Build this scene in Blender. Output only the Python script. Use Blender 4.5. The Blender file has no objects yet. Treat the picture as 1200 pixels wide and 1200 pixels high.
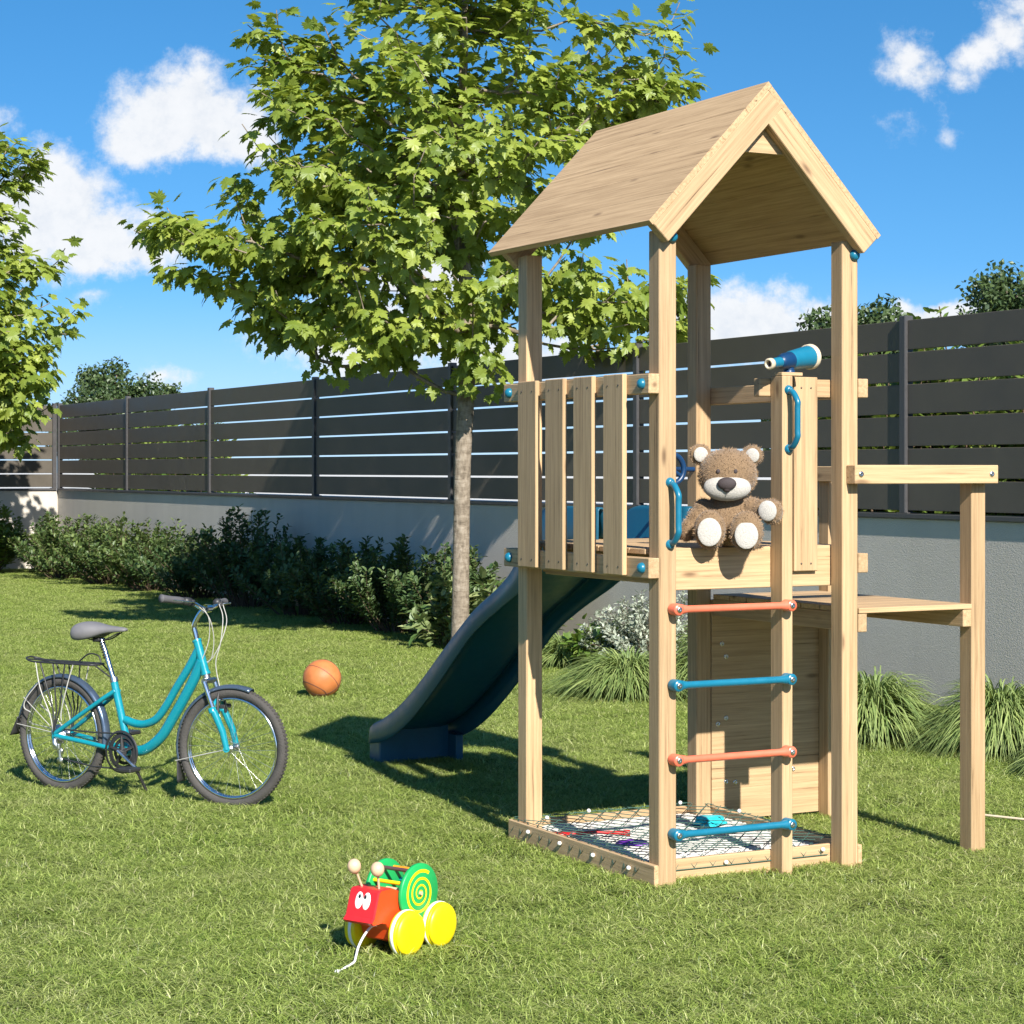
import bpy, math, random
import numpy as np
from mathutils import Vector, Matrix, Quaternion, noise as mnoise

random.seed(7)
RNG = np.random.default_rng(7)
PI = math.pi
C = bpy.context.scene.collection
S = bpy.context.scene

# ------------------------------------------------------------------ camera
CAM_YAW = math.radians(27.71)
FW = np.array([math.sin(CAM_YAW), math.cos(CAM_YAW), 0.0])
RT = np.array([math.cos(CAM_YAW), -math.sin(CAM_YAW), 0.0])
cd = bpy.data.cameras.new("camera")
cam = bpy.data.objects.new("camera", cd)
C.objects.link(cam)
cam.location = (-4.3038, -6.9524, 1.65)
cam.rotation_euler = (math.radians(90), 0, -CAM_YAW)
cd.sensor_width = 36.0
cd.lens = 36.0 * 2437.0 / 1200.0
cd.shift_y = -50.0 / 1200.0
cd.clip_start = 0.05
cd.clip_end = 3000
S.camera = cam

# ------------------------------------------------------------------ light, sky, exposure
SUN_AZ = math.radians(8.3)       # the light travels along +Y, turned this far towards +X
SUN_EL = math.radians(35.5)
SUN_STRENGTH = 5.0
SKY_STRENGTH = 0.090
EXPOSURE = 0.93
sun_d = Vector((math.sin(SUN_AZ) * math.cos(SUN_EL), math.cos(SUN_AZ) * math.cos(SUN_EL), -math.sin(SUN_EL)))
sl = bpy.data.lights.new("sun", 'SUN')
sl.energy = SUN_STRENGTH
sl.angle = math.radians(0.5)
sl.color = (1.0, 0.95, 0.87)
so = bpy.data.objects.new("sun", sl)
so.rotation_euler = sun_d.to_track_quat('-Z', 'Y').to_euler()
so.location = (0, -10, 20)
C.objects.link(so)
S.view_settings.view_transform = 'Standard'
S.view_settings.look = 'None'
S.view_settings.exposure = EXPOSURE
S.view_settings.gamma = 1.0
S.cycles.max_bounces = 8
S.cycles.diffuse_bounces = 3
S.cycles.transparent_max_bounces = 8
S.cycles.use_denoising = True
S.cycles.sample_clamp_indirect = 6.0


class NT:
    """Small helper for node trees."""
    def __init__(self, tree):
        self.t = tree

    def n(self, typ, ins=None, **attrs):
        nd = self.t.nodes.new(typ)
        for k, v in attrs.items():
            setattr(nd, k, v)
        for k, v in (ins or {}).items():
            if isinstance(v, bpy.types.NodeSocket):
                self.t.links.new(v, nd.inputs[k])
            elif isinstance(v, bpy.types.Node):
                self.t.links.new(v.outputs[0], nd.inputs[k])
            else:
                nd.inputs[k].default_value = v
        return nd

    def math(self, op, a, b=0.0, c=0.0, clamp=False):
        return self.n('ShaderNodeMath', {0: a, 1: b, 2: c}, operation=op, use_clamp=clamp).outputs[0]

    def vmath(self, op, a, b=(0, 0, 0)):
        nd = self.n('ShaderNodeVectorMath', {0: a, 1: b}, operation=op)
        return nd.outputs[1] if op in ('DOT_PRODUCT', 'LENGTH', 'DISTANCE') else nd.outputs[0]

    def mix(self, f, a, b, blend='MIX'):
        nd = self.t.nodes.new('ShaderNodeMix')
        nd.data_type = 'RGBA'
        nd.blend_type = blend
        for sock, v in ((nd.inputs[0], f), (nd.inputs[6], a), (nd.inputs[7], b)):
            if isinstance(v, bpy.types.NodeSocket):
                self.t.links.new(v, sock)
            else:
                sock.default_value = v
        return nd.outputs[2]

    def ramp(self, f, stops, interp='LINEAR'):
        nd = self.n('ShaderNodeValToRGB', {0: f})
        cr = nd.color_ramp
        cr.interpolation = interp
        while len(cr.elements) < len(stops):
            cr.elements.new(0.5)
        for e, (p, c) in zip(cr.elements, stops):
            e.position = p
            e.color = c if len(c) == 4 else (*c, 1)
        return nd.outputs[0]

    def link(self, a, b):
        self.t.links.new(a, b)


def rgba(c):
    return (c[0], c[1], c[2], 1.0)


# world: Nishita sky plus a few fixed cumulus clouds
W = bpy.data.worlds.new("World")
S.world = W
W.use_nodes = True
W.node_tree.nodes.clear()
w = NT(W.node_tree)
tc = w.n('ShaderNodeTexCoord')
vdir = tc.outputs['Generated']
# look a little higher into the sky dome so that the low part of the sky keeps a deep summer blue
sxyz = w.n('ShaderNodeSeparateXYZ', {0: vdir})
zz = w.math('MULTIPLY_ADD', sxyz.outputs[2], 1.25, 0.135)
comb = w.n('ShaderNodeCombineXYZ', {0: sxyz.outputs[0], 1: sxyz.outputs[1], 2: zz})
sky = w.n('ShaderNodeTexSky', {0: w.vmath('NORMALIZE', comb.outputs[0])}, sky_type='NISHITA')
sky.sun_disc = False
sky.sun_elevation = SUN_EL
sky.sun_rotation = math.radians(180) + SUN_AZ
sky.air_density = 1.0
sky.dust_density = 0.25
sky.ozone_density = 3.0
hs = w.n('ShaderNodeHueSaturation', {'Hue': 0.496, 'Saturation': 1.32, 'Value': 1.0, 'Color': sky.outputs[0]})
skycol = w.vmath('SCALE', hs.outputs[0])
skycol.node.inputs['Scale'].default_value = SKY_STRENGTH
# clouds: blobs given as compass/elevation offsets about a fixed bearing
dF = w.vmath('DOT_PRODUCT', vdir, tuple(FW))
dR = w.vmath('DOT_PRODUCT', vdir, tuple(RT))
dFc = w.math('MAXIMUM', dF, 0.05)
cu = w.math('DIVIDE', dR, dFc)
cv = w.math('DIVIDE', sxyz.outputs[2], dFc)
cuv = w.n('ShaderNodeCombineXYZ', {0: cu, 1: cv, 2: 0.0}).outputs[0]
warp = w.n('ShaderNodeTexNoise', {'Vector': cuv, 'Scale': 22.0, 'Detail': 8.0, 'Roughness': 0.6})
wv = w.vmath('SUBTRACT', warp.outputs[1], (0.5, 0.5, 0.5))
wv2 = w.vmath('SCALE', wv)
wv2.node.inputs['Scale'].default_value = 0.042
cp = w.vmath('ADD', cuv, wv2)
BLOBS = [  # px, py, rx, ry, strength   (converted to tangent offsets)
    (215, 128, 80, 52, 1.0), (190, 150, 62, 40, 1.0), (265, 160, 62, 36, .95), (222, 100, 34, 34, .8),
    (70, 225, 68, 58, 1.0), (105, 275, 66, 48, 1.0), (30, 245, 60, 60, 1.0), (155, 295, 55, 26, .8),
    (110, 352, 34, 12, .35), (195, 437, 40, 16, .42),
    (880, 385, 75, 42, 1.0), (820, 370, 70, 40, .9), (950, 385, 60, 26, .75), (1110, 365, 60, 22, 1.0),
    (490, 318, 60, 45, 1.0), (430, 400, 120, 50, .8), (600, 420, 100, 40, .7),
    (1062, 66, 36, 34, .56), (1082, 86, 36, 28, .54), (1120, 92, 42, 18, .42), (1150, 64, 36, 28, .54),
    (1182, 42, 44, 30, .62), (1215, 20, 45, 30, .7), (1115, 155, 14, 24, .2), (1055, 145, 20, 20, .14),
    (1330, 200, 90, 60, 1.0), (-120, 120, 110, 60, 1.0), (-260, 330, 120, 50, .9), (1480, 330, 120, 50, 1.0),
    (640, -240, 150, 60, .9), (0, -330, 160, 70, .9), (1300, -330, 160, 60, .9),
]
acc = None
for px, py, rx, ry, st in BLOBS:
    u0, v0 = (px - 600) / 2437, (550 - py) / 2437
    q = w.n('ShaderNodeMapping', {'Vector': cp, 'Location': (-u0 * 2437 / rx, -v0 * 2437 / ry, 0),
                                 'Scale': (2437 / rx, 2437 / ry, 0)})
    L = w.vmath('LENGTH', q.outputs[0])
    g = w.math('SUBTRACT', 1.38, L)
    g = w.math('MULTIPLY', g, st)
    acc = g if acc is None else w.math('MAXIMUM', acc, g)
fine = w.n('ShaderNodeTexNoise', {'Vector': cuv, 'Scale': 52.0, 'Detail': 12.0, 'Roughness': 0.66})
dens = w.math('ADD', acc, w.math('MULTIPLY', w.math('SUBTRACT', fine.outputs[0], 0.5), 1.45))
mr = w.n('ShaderNodeMapRange', {0: dens, 1: 0.04, 2: 0.74, 3: 0.0, 4: 1.0}, interpolation_type='SMOOTHSTEP')
mask = w.math('MULTIPLY', mr.outputs[0], w.math('GREATER_THAN', dF, 0.1))
mask = w.math('MULTIPLY', mask, 0.96)
ccol = w.ramp(w.math('MULTIPLY_ADD', fine.outputs[0], 0.9, 0.05),
              [(0.25, (0.39, 0.42, 0.465)), (0.5, (0.49, 0.50, 0.515)), (0.8, (0.54, 0.54, 0.545))])
# pale band of haze low over the horizon
hz = w.n('ShaderNodeMapRange', {0: sxyz.outputs[2], 1: -0.02, 2: 0.10, 3: 0.62, 4: 0.0}, interpolation_type='SMOOTHSTEP')
c1 = w.mix(hz.outputs[0], skycol, (0.42, 0.47, 0.52, 1))
c2 = w.mix(mask, c1, ccol)
bg = w.n('ShaderNodeBackground', {0: c2, 1: 1.0})
wo = w.n('ShaderNodeOutputWorld', {0: bg.outputs[0]})


# ------------------------------------------------------------------ materials
def new_mat(name):
    m = bpy.data.materials.new(name)
    m.use_nodes = True
    m.node_tree.nodes.clear()
    return m, NT(m.node_tree)


def out(nt, sh):
    o = nt.n('ShaderNodeOutputMaterial', {0: sh})
    return o


def attr(nt, name='tint'):
    return nt.n('ShaderNodeAttribute', attribute_name=name).outputs[2]


def plain(name, col, rough=0.5, metal=0.0, var=0.10, scale=18.0, bump=0.0, bscale=80.0, coat=0.0, spec=0.5, sub=0.0):
    """Principled surface with a little mottling in colour and roughness."""
    m, t = new_mat(name)
    co = t.n('ShaderNodeTexCoord').outputs['Object']
    nz = t.n('ShaderNodeTexNoise', {'Vector': co, 'Scale': scale, 'Detail': 5.0, 'Roughness': 0.6})
    f = t.n('ShaderNodeMapRange', {0: nz.outputs[0], 1: 0.3, 2: 0.7, 3: 1 - var, 4: 1 + var}).outputs[0]
    cc = t.vmath('SCALE', rgba(col)[:3])
    t.link(f, cc.node.inputs['Scale'])
    rr = t.n('ShaderNodeMapRange', {0: nz.outputs[0], 1: 0.3, 2: 0.7, 3: max(rough - .07, .02), 4: min(rough + .09, 1)}).outputs[0]
    b = t.n('ShaderNodeBsdfPrincipled', {'Base Color': cc, 'Roughness': rr, 'Metallic': metal,
                                        'Coat Weight': coat, 'Specular IOR Level': spec})
    if bump:
        bz = t.n('ShaderNodeTexNoise', {'Vector': co, 'Scale': bscale, 'Detail': 6.0})
        bp = t.n('ShaderNodeBump', {'Height': bz.outputs[0], 'Strength': bump, 'Distance': 0.01})
        t.link(bp.outputs[0], b.inputs['Normal'])
    out(t, b.outputs[0])
    return m


def wood(name, axis, light=(0.555, 0.386, 0.216), dark=(0.335, 0.217, 0.112), gain=1.0):
    """Pale pine/oak: long streaks along AXIS, fine pores, knots, each plank its own tone (tint)."""
    m, t = new_mat(name)
    co = t.n('ShaderNodeTexCoord').outputs['Object']
    oi = t.n('ShaderNodeObjectInfo').outputs['Random']
    ti = attr(t)
    off = t.math('ADD', t.math('MULTIPLY', oi, 37.0), t.math('MULTIPLY', ti, 91.0))
    offv = t.n('ShaderNodeCombineXYZ', {0: off, 1: off, 2: off}).outputs[0]
    base = t.vmath('ADD', co, offv)
    sc1 = [16.0, 16.0, 16.0]
    sc1[axis] = 0.7
    sc2 = [330.0, 330.0, 330.0]
    sc2[axis] = 9.0
    sc3 = [85.0, 85.0, 85.0]
    sc3[axis] = 1.7
    n1 = t.n('ShaderNodeTexNoise', {'Vector': t.vmath('MULTIPLY', base, tuple(sc1)), 'Scale': 1.0, 'Detail': 3.0, 'Distortion': 0.15})
    n2 = t.n('ShaderNodeTexNoise', {'Vector': t.vmath('MULTIPLY', base, tuple(sc2)), 'Scale': 1.0, 'Detail': 3.0, 'Roughness': 0.7})
    n3 = t.n('ShaderNodeTexNoise', {'Vector': t.vmath('MULTIPLY', base, tuple(sc3)), 'Scale': 1.0, 'Detail': 5.0, 'Roughness': 0.65})
    # growth rings: bands of the large streak noise
    rings = t.math('FRACT', t.math('MULTIPLY', n1.outputs[0], 7.0))
    rings = t.math('ABSOLUTE', t.math('SUBTRACT', rings, 0.5))
    f = t.math('ADD', t.math('MULTIPLY', n3.outputs[0], 0.72), t.math('MULTIPLY', rings, 0.16))
    f = t.math('ADD', f, t.math('MULTIPLY', n2.outputs[0], 0.26))
    col = t.ramp(f, [(0.37, dark), (0.53, tuple(0.5 * (a + b) for a, b in zip(light, dark))), (0.71, light)])
    # dark thin checks along the grain
    ck = t.n('ShaderNodeMapRange', {0: n3.outputs[0], 1: 0.29, 2: 0.365, 3: 1.0, 4: 0.0}).outputs[0]
    col = t.mix(t.math('MULTIPLY', ck, 0.9), col, (0.085, 0.05, 0.026, 1))
    # knots
    sk = [8.5, 8.5, 8.5]
    sk[axis] = 2.6
    vk = t.n('ShaderNodeTexVoronoi', {'Vector': t.vmath('MULTIPLY', base, tuple(sk)), 'Scale': 1.0, 'Randomness': 1.0})
    kk = t.n('ShaderNodeMapRange', {0: vk.outputs['Distance'], 1: 0.02, 2: 0.15, 3: 1.0, 4: 0.0}, interpolation_type='SMOOTHSTEP').outputs[0]
    sel = t.math('GREATER_THAN', t.n('ShaderNodeSeparateColor', {0: vk.outputs['Color']}).outputs[0], 0.36)
    col = t.mix(t.math('MULTIPLY', t.math('MULTIPLY', kk, sel), t.math('MULTIPLY_ADD', n3.outputs[0], 1.1, 0.2), clamp=True), col, (0.13, 0.075, 0.04, 1))
    val = t.math('MULTIPLY', t.math('MULTIPLY_ADD', ti, 0.26, 0.87), gain)
    cc = t.vmath('SCALE', col)
    t.link(val, cc.node.inputs['Scale'])
    b = t.n('ShaderNodeBsdfPrincipled', {'Base Color': cc, 'Roughness': 0.62, 'Specular IOR Level': 0.3})
    bp = t.n('ShaderNodeBump', {'Height': t.math('ADD', n2.outputs[0], t.math('MULTIPLY', n3.outputs[0], 0.8)), 'Strength': 0.25, 'Distance': 0.003})
    t.link(bp.outputs[0], b.inputs['Normal'])
    out(t, b.outputs[0])
    return m


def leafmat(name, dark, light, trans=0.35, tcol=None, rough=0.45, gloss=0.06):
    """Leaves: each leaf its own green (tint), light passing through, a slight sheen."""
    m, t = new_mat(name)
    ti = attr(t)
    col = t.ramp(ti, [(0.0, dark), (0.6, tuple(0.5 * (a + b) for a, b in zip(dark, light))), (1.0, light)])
    tcol = tcol or (light[0] * 1.2, light[1] * 1.15, light[2] * 0.6)
    d = t.n('ShaderNodeBsdfDiffuse', {0: col})
    tr = t.n('ShaderNodeBsdfTranslucent', {0: t.mix(0.5, col, rgba(tcol))})
    g = t.n('ShaderNodeBsdfGlossy', {0: (0.9, 0.95, 0.9, 1), 'Roughness': rough})
    s1 = t.n('ShaderNodeMixShader', {0: trans, 1: d.outputs[0], 2: tr.outputs[0]})
    s2 = t.n('ShaderNodeMixShader', {0: gloss, 1: s1.outputs[0], 2: g.outputs[0]})
    out(t, s2.outputs[0])
    return m


M = {}
for i, ax in enumerate('xyz'):
    M['wood_' + ax] = wood('pine_wood_along_' + ax, i)
M['teal'] = plain('teal_plastic', (0.008, 0.145, 0.235), 0.32, var=.06)
M['slide'] = plain('slide_plastic', (0.008, 0.082, 0.140), 0.36, var=.06, bump=.05, bscale=30)
M['coral'] = plain('coral_plastic', (0.72, 0.155, 0.085), 0.35, var=.06)
M['navy'] = plain('navy_plastic', (0.005, 0.035, 0.10), 0.35, var=.06)
M['cream'] = plain('cream_plastic', (0.60, 0.50, 0.36), 0.45)
M['steel'] = plain('galvanised_steel', (0.62, 0.62, 0.62), 0.28, metal=1.0)
M['chrome'] = plain('chrome', (0.72, 0.73, 0.75), 0.12, metal=1.0, var=.03)
M['screw'] = plain('dark_screw', (0.12, 0.10, 0.08), 0.4, metal=.8)
M['bark'] = None
M['white_knob'] = plain('white_knob', (0.75, 0.74, 0.70), 0.4)
M['cord'] = plain('green_cord', (0.045, 0.11, 0.085), 0.8, bump=.3, bscale=500)
M['sand'] = plain('pale_sand', (0.72, 0.69, 0.63), 0.95, var=.10, scale=60, bump=.7, bscale=900)
M['red'] = plain('red_plastic', (0.55, 0.012, 0.012), 0.35)
M['cyan'] = plain('turquoise_plastic', (0.02, 0.48, 0.55), 0.35)
M['purple'] = plain('purple_plastic', (0.20, 0.03, 0.45), 0.35)
M['plum'] = plain('plum_cloth', (0.06, 0.03, 0.035), 0.9)


def mk_bark():
    m, t = new_mat('maple_bark')
    co = t.n('ShaderNodeTexCoord').outputs['Object']
    a = t.n('ShaderNodeTexNoise', {'Vector': t.vmath('MULTIPLY', co, (9, 9, 26)), 'Scale': 1.0, 'Detail': 7.0, 'Roughness': 0.68, 'Distortion': 0.6})
    b_ = t.n('ShaderNodeTexNoise', {'Vector': t.vmath('MULTIPLY', co, (38, 38, 14)), 'Scale': 1.0, 'Detail': 5.0})
    f = t.math('ADD', t.math('MULTIPLY', a.outputs[0], .6), t.math('MULTIPLY', b_.outputs[0], .4))
    col = t.ramp(f, [(0.3, (0.07, 0.055, 0.04)), (0.5, (0.22, 0.18, 0.135)), (0.7, (0.36, 0.31, 0.25))])
    p = t.n('ShaderNodeBsdfPrincipled', {'Base Color': col, 'Roughness': 0.9, 'Specular IOR Level': 0.2})
    bp = t.n('ShaderNodeBump', {'Height': f, 'Strength': 0.7, 'Distance': 0.02})
    t.link(bp.outputs[0], p.inputs['Normal'])
    out(t, p.outputs[0])
    return m


M['bark'] = mk_bark()
M['stem'] = plain('shrub_stem', (0.10, 0.065, 0.04), 0.9, var=.2)
M['maple'] = leafmat('maple_leaf', (0.135, 0.200, 0.028), (0.345, 0.405, 0.072), trans=.40, tcol=(0.42, 0.48, 0.040), gloss=.025)
M['shrubdark'] = leafmat('dark_shrub_leaf', (0.032, 0.072, 0.025), (0.140, 0.195, 0.064), trans=.22, gloss=.03)
M['shrubmid'] = leafmat('olive_shrub_leaf', (0.040, 0.082, 0.022), (0.165, 0.215, 0.062), trans=.25, gloss=.03)
M['shrublight'] = leafmat('bright_shrub_leaf', (0.07, 0.14, 0.02), (0.24, 0.31, 0.06), trans=.3, gloss=.05)
M['variegated'] = leafmat('variegated_leaf', (0.07, 0.13, 0.03), (0.36, 0.40, 0.18), trans=.25, gloss=.05)
M['silver'] = leafmat('silver_leaf', (0.20, 0.24, 0.17), (0.52, 0.55, 0.45), trans=.15, gloss=.04)
M['fartree'] = leafmat('far_tree_leaf', (0.03, 0.06, 0.02), (0.10, 0.145, 0.045), trans=.25, gloss=.04)
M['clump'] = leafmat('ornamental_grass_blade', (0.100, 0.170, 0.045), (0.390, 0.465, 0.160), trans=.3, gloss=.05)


def mk_grass():
    m, t = new_mat('lawn_grass_blade')
    ti = attr(t)
    pos = t.n('ShaderNodeNewGeometry').outputs[0]
    big = t.n('ShaderNodeTexNoise', {'Vector': pos, 'Scale': 0.85, 'Detail': 3.0}).outputs[0]
    mid = t.n('ShaderNodeTexNoise', {'Vector': pos, 'Scale': 4.5, 'Detail': 3.0}).outputs[0]
    k = t.math('ADD', t.math('MULTIPLY', big, .8), t.math('MULTIPLY', mid, .7))
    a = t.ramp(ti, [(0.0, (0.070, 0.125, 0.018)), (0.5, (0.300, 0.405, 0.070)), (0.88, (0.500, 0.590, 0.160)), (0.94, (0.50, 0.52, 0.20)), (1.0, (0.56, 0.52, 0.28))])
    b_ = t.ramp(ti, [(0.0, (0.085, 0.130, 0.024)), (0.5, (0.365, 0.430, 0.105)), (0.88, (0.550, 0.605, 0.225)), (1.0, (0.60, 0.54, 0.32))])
    f = t.n('ShaderNodeMapRange', {0: k, 1: 0.55, 2: 0.95, 3: 0.0, 4: 1.0}).outputs[0]
    col = t.mix(f, a, b_)
    d = t.n('ShaderNodeBsdfDiffuse', {0: col})
    tr = t.n('ShaderNodeBsdfTranslucent', {0: t.mix(0.6, col, (0.22, 0.30, 0.03, 1))})
    g = t.n('ShaderNodeBsdfGlossy', {0: (1, 1, .95, 1), 'Roughness': 0.42})
    s1 = t.n('ShaderNodeMixShader', {0: 0.30, 1: d.outputs[0], 2: tr.outputs[0]})
    s2 = t.n('ShaderNodeMixShader', {0: 0.035, 1: s1.outputs[0], 2: g.outputs[0]})
    out(t, s2.outputs[0])
    return m


M['grass'] = mk_grass()


def mk_lawn():
    m, t = new_mat('lawn_soil_and_thatch')
    co = t.n('ShaderNodeTexCoord').outputs['Object']
    a = t.n('ShaderNodeTexNoise', {'Vector': co, 'Scale': 45.0, 'Detail': 8.0, 'Roughness': .75}).outputs[0]
    b_ = t.n('ShaderNodeTexNoise', {'Vector': co, 'Scale': 1.2, 'Detail': 4.0}).outputs[0]
    col = t.ramp(a, [(0.3, (0.025, 0.034, 0.012)), (0.5, (0.055, 0.07, 0.02)), (0.7, (0.11, 0.13, 0.04))])
    col = t.mix(t.math('MULTIPLY', b_, .5), col, (0.06, 0.065, 0.022, 1))
    p = t.n('ShaderNodeBsdfPrincipled', {'Base Color': col, 'Roughness': 0.95, 'Specular IOR Level': .1})
    bp = t.n('ShaderNodeBump', {'Height': a, 'Strength': 0.8, 'Distance': 0.04})
    t.link(bp.outputs[0], p.inputs['Normal'])
    out(t, p.outputs[0])
    return m


M['lawn'] = mk_lawn()
M['outer'] = plain('pale_gravel', (0.50, 0.49, 0.46), 0.95, var=.1, scale=3, bump=.3, bscale=60)


def mk_plaster():
    m, t = new_mat('grey_white_render')
    co = t.n('ShaderNodeTexCoord').outputs['Object']
    v = t.n('ShaderNodeTexNoise', {'Vector': t.vmath('MULTIPLY', co, (85, 85, 105)), 'Scale': 1.0, 'Detail': 4.0, 'Roughness': .65}).outputs[0]
    b_ = t.n('ShaderNodeTexNoise', {'Vector': t.vmath('MULTIPLY', co, (.5, .5, .9)), 'Scale': 1.0, 'Detail': 5.0, 'Roughness': .6}).outputs[0]
    st = t.n('ShaderNodeTexNoise', {'Vector': t.vmath('MULTIPLY', co, (3.5, 3.5, .35)), 'Scale': 1.0, 'Detail': 4.0}).outputs[0]
    col = t.ramp(t.math('ADD', t.math('MULTIPLY', b_, .6), t.math('MULTIPLY', st, .4)), [(0.3, (0.475, 0.435, 0.375)), (0.7, (0.565, 0.52, 0.455))])
    p = t.n('ShaderNodeBsdfPrincipled', {'Base Color': col, 'Roughness': 0.93, 'Specular IOR Level': .2})
    bp = t.n('ShaderNodeBump', {'Height': v, 'Strength': 0.6, 'Distance': 0.008})
    t.link(bp.outputs[0], p.inputs['Normal'])
    out(t, p.outputs[0])
    return m


M['plaster'] = mk_plaster()
M['fence'] = plain('charcoal_composite', (0.084, 0.072, 0.056), 0.48, var=.14, scale=2.2, bump=.12, bscale=140, spec=.4)
M['fence_post'] = plain('anthracite_metal', (0.055, 0.053, 0.054), 0.42, var=.08, spec=.5)

# ------------------------------------------------------------------ mesh builder
SQ = [(-1, -1), (1, -1), (1, 1), (-1, 1)]


class MB:
    def __init__(self):
        self.v, self.f, self.t, self.s, self.m = [], [], [], [], []

    def add(self, verts, faces, tint=0.5, smooth=True, mat=0):
        o = len(self.v)
        self.v.extend(tuple(map(float, p)) for p in verts)
        for f in faces:
            self.f.append(tuple(i + o for i in f))
            self.t.append(tint)
            self.s.append(smooth)
            self.m.append(mat)
        return self

    def box(self, lo, hi, bev=0.0025, tint=None, mat=0, xf=None):
        tint = random.random() if tint is None else tint
        c = [(a + b) / 2 for a, b in zip(lo, hi)]
        h = [abs(b - a) / 2 for a, b in zip(lo, hi)]
        b = min(bev, min(h) * 0.45)
        verts, idx = [], {}
        for sx in (-1, 1):
            for sy in (-1, 1):
                for sz in (-1, 1):
                    for ax in range(3):
                        s = (sx, sy, sz)
                        p = [c[k] + s[k] * (h[k] - (0 if k == ax else b)) for k in range(3)]
                        idx[(sx, sy, sz, ax)] = len(verts)
                        verts.append(p)
        F = []
        for ax in range(3):
            o1, o2 = (ax + 1) % 3, (ax + 2) % 3
            for sg in (-1, 1):
                q = []
                for a_, b_ in SQ:
                    s = [0, 0, 0]
                    s[ax], s[o1], s[o2] = sg, a_, b_
                    q.append(idx[(*s, ax)])
                F.append(q if sg > 0 else q[::-1])
        for ax in range(3):          # edges parallel to ax
            o1, o2 = (ax + 1) % 3, (ax + 2) % 3
            for a_ in (-1, 1):
                for b_ in (-1, 1):
                    s0, s1 = [0, 0, 0], [0, 0, 0]
                    s0[ax], s0[o1], s0[o2] = -1, a_, b_
                    s1[ax], s1[o1], s1[o2] = 1, a_, b_
                    q = [idx[(*s0, o1)], idx[(*s1, o1)], idx[(*s1, o2)], idx[(*s0, o2)]]
                    F.append(q if a_ * b_ < 0 else q[::-1])
        for sx in (-1, 1):
            for sy in (-1, 1):
                for sz in (-1, 1):
                    q = [idx[(sx, sy, sz, k)] for k in range(3)]
                    F.append(q if sx * sy * sz > 0 else q[::-1])
        if xf is not None:
            verts = [xf @ Vector(p) for p in verts]
        return self.add(verts, F, tint, False, mat)

    def tube(self, pts, r, n=8, caps=True, tint=0.5, mat=0, flat=1.0, smooth=True, closed=False):
        P = [Vector(p) for p in pts]
        N = len(P)
        R = [r] * N if not hasattr(r, '__len__') else list(r)
        T = []
        for i in range(N):
            if closed:
                d = P[(i + 1) % N] - P[i - 1]
            else:
                d = P[min(i + 1, N - 1)] - P[max(i - 1, 0)]
            T.append(d.normalized() if d.length > 1e-9 else Vector((0, 0, 1)))
        up = Vector((0, 0, 1)) if abs(T[0].z) < 0.9 else Vector((1, 0, 0))
        a = T[0].cross(up).normalized()
        verts = []
        for i in range(N):
            if i:
                q = T[i - 1].rotation_difference(T[i])
                a = (q @ a)
                a = (a - T[i] * a.dot(T[i])).normalized()
            b = T[i].cross(a)
            for k in range(n):
                th = 2 * PI * k / n
                verts.append(P[i] + a * (math.cos(th) * R[i]) + b * (math.sin(th) * R[i] * flat))
        F = []
        for i in range(N if closed else N - 1):
            j = (i + 1) % N
            for k in range(n):
                k2 = (k + 1) % n
                F.append((i * n + k, i * n + k2, j * n + k2, j * n + k))
        self.add(verts, F, tint, smooth, mat)
        if caps and not closed:
            self.add(verts[:n], [tuple(range(n))[::-1]], tint, False, mat)
            self.add(verts[-n:], [tuple(range(n))], tint, False, mat)
        return self

    def ball(self, c, r, nu=14, nv=9, rot=None, tint=0.5, mat=0):
        r = (r, r, r) if not hasattr(r, '__len__') else r
        verts, F = [], []
        Rm = rot or Matrix.Identity(3)
        c = Vector(c)
        for j in range(1, nv):
            ph = PI * j / nv
            for i in range(nu):
                th = 2 * PI * i / nu
                verts.append(c + Rm @ Vector((r[0] * math.sin(ph) * math.cos(th), r[1] * math.sin(ph) * math.sin(th), r[2] * math.cos(ph))))
        top, bot = len(verts), len(verts) + 1
        verts += [c + Rm @ Vector((0, 0, r[2])), c + Rm @ Vector((0, 0, -r[2]))]
        for j in range(nv - 2):
            for i in range(nu):
                i2 = (i + 1) % nu
                F.append((j * nu + i, (j + 1) * nu + i, (j + 1) * nu + i2, j * nu + i2))
        for i in range(nu):
            i2 = (i + 1) % nu
            F.append((top, i, i2))
            F.append((bot, (nv - 2) * nu + i2, (nv - 2) * nu + i))
        return self.add(verts, F, tint, True, mat)

    def lathe(self, prof, o, axis, n=24, tint=0.5, mat=0, smooth=True):
        """prof: list of (radius, height along axis)."""
        ax = Vector(axis).normalized()
        o = Vector(o)
        up = Vector((0, 0, 1)) if abs(ax.z) < .9 else Vector((1, 0, 0))
        a = ax.cross(up).normalized()
        b = ax.cross(a)
        verts, F = [], []
        for r, h in prof:
            for k in range(n):
                th = 2 * PI * k / n
                verts.append(o + ax * h + (a * math.cos(th) + b * math.sin(th)) * max(r, 1e-5))
        for i in range(len(prof) - 1):
            for k in range(n):
                k2 = (k + 1) % n
                F.append((i * n + k, i * n + k2, (i + 1) * n + k2, (i + 1) * n + k))
        return self.add(verts, F, tint, smooth, mat)

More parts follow.
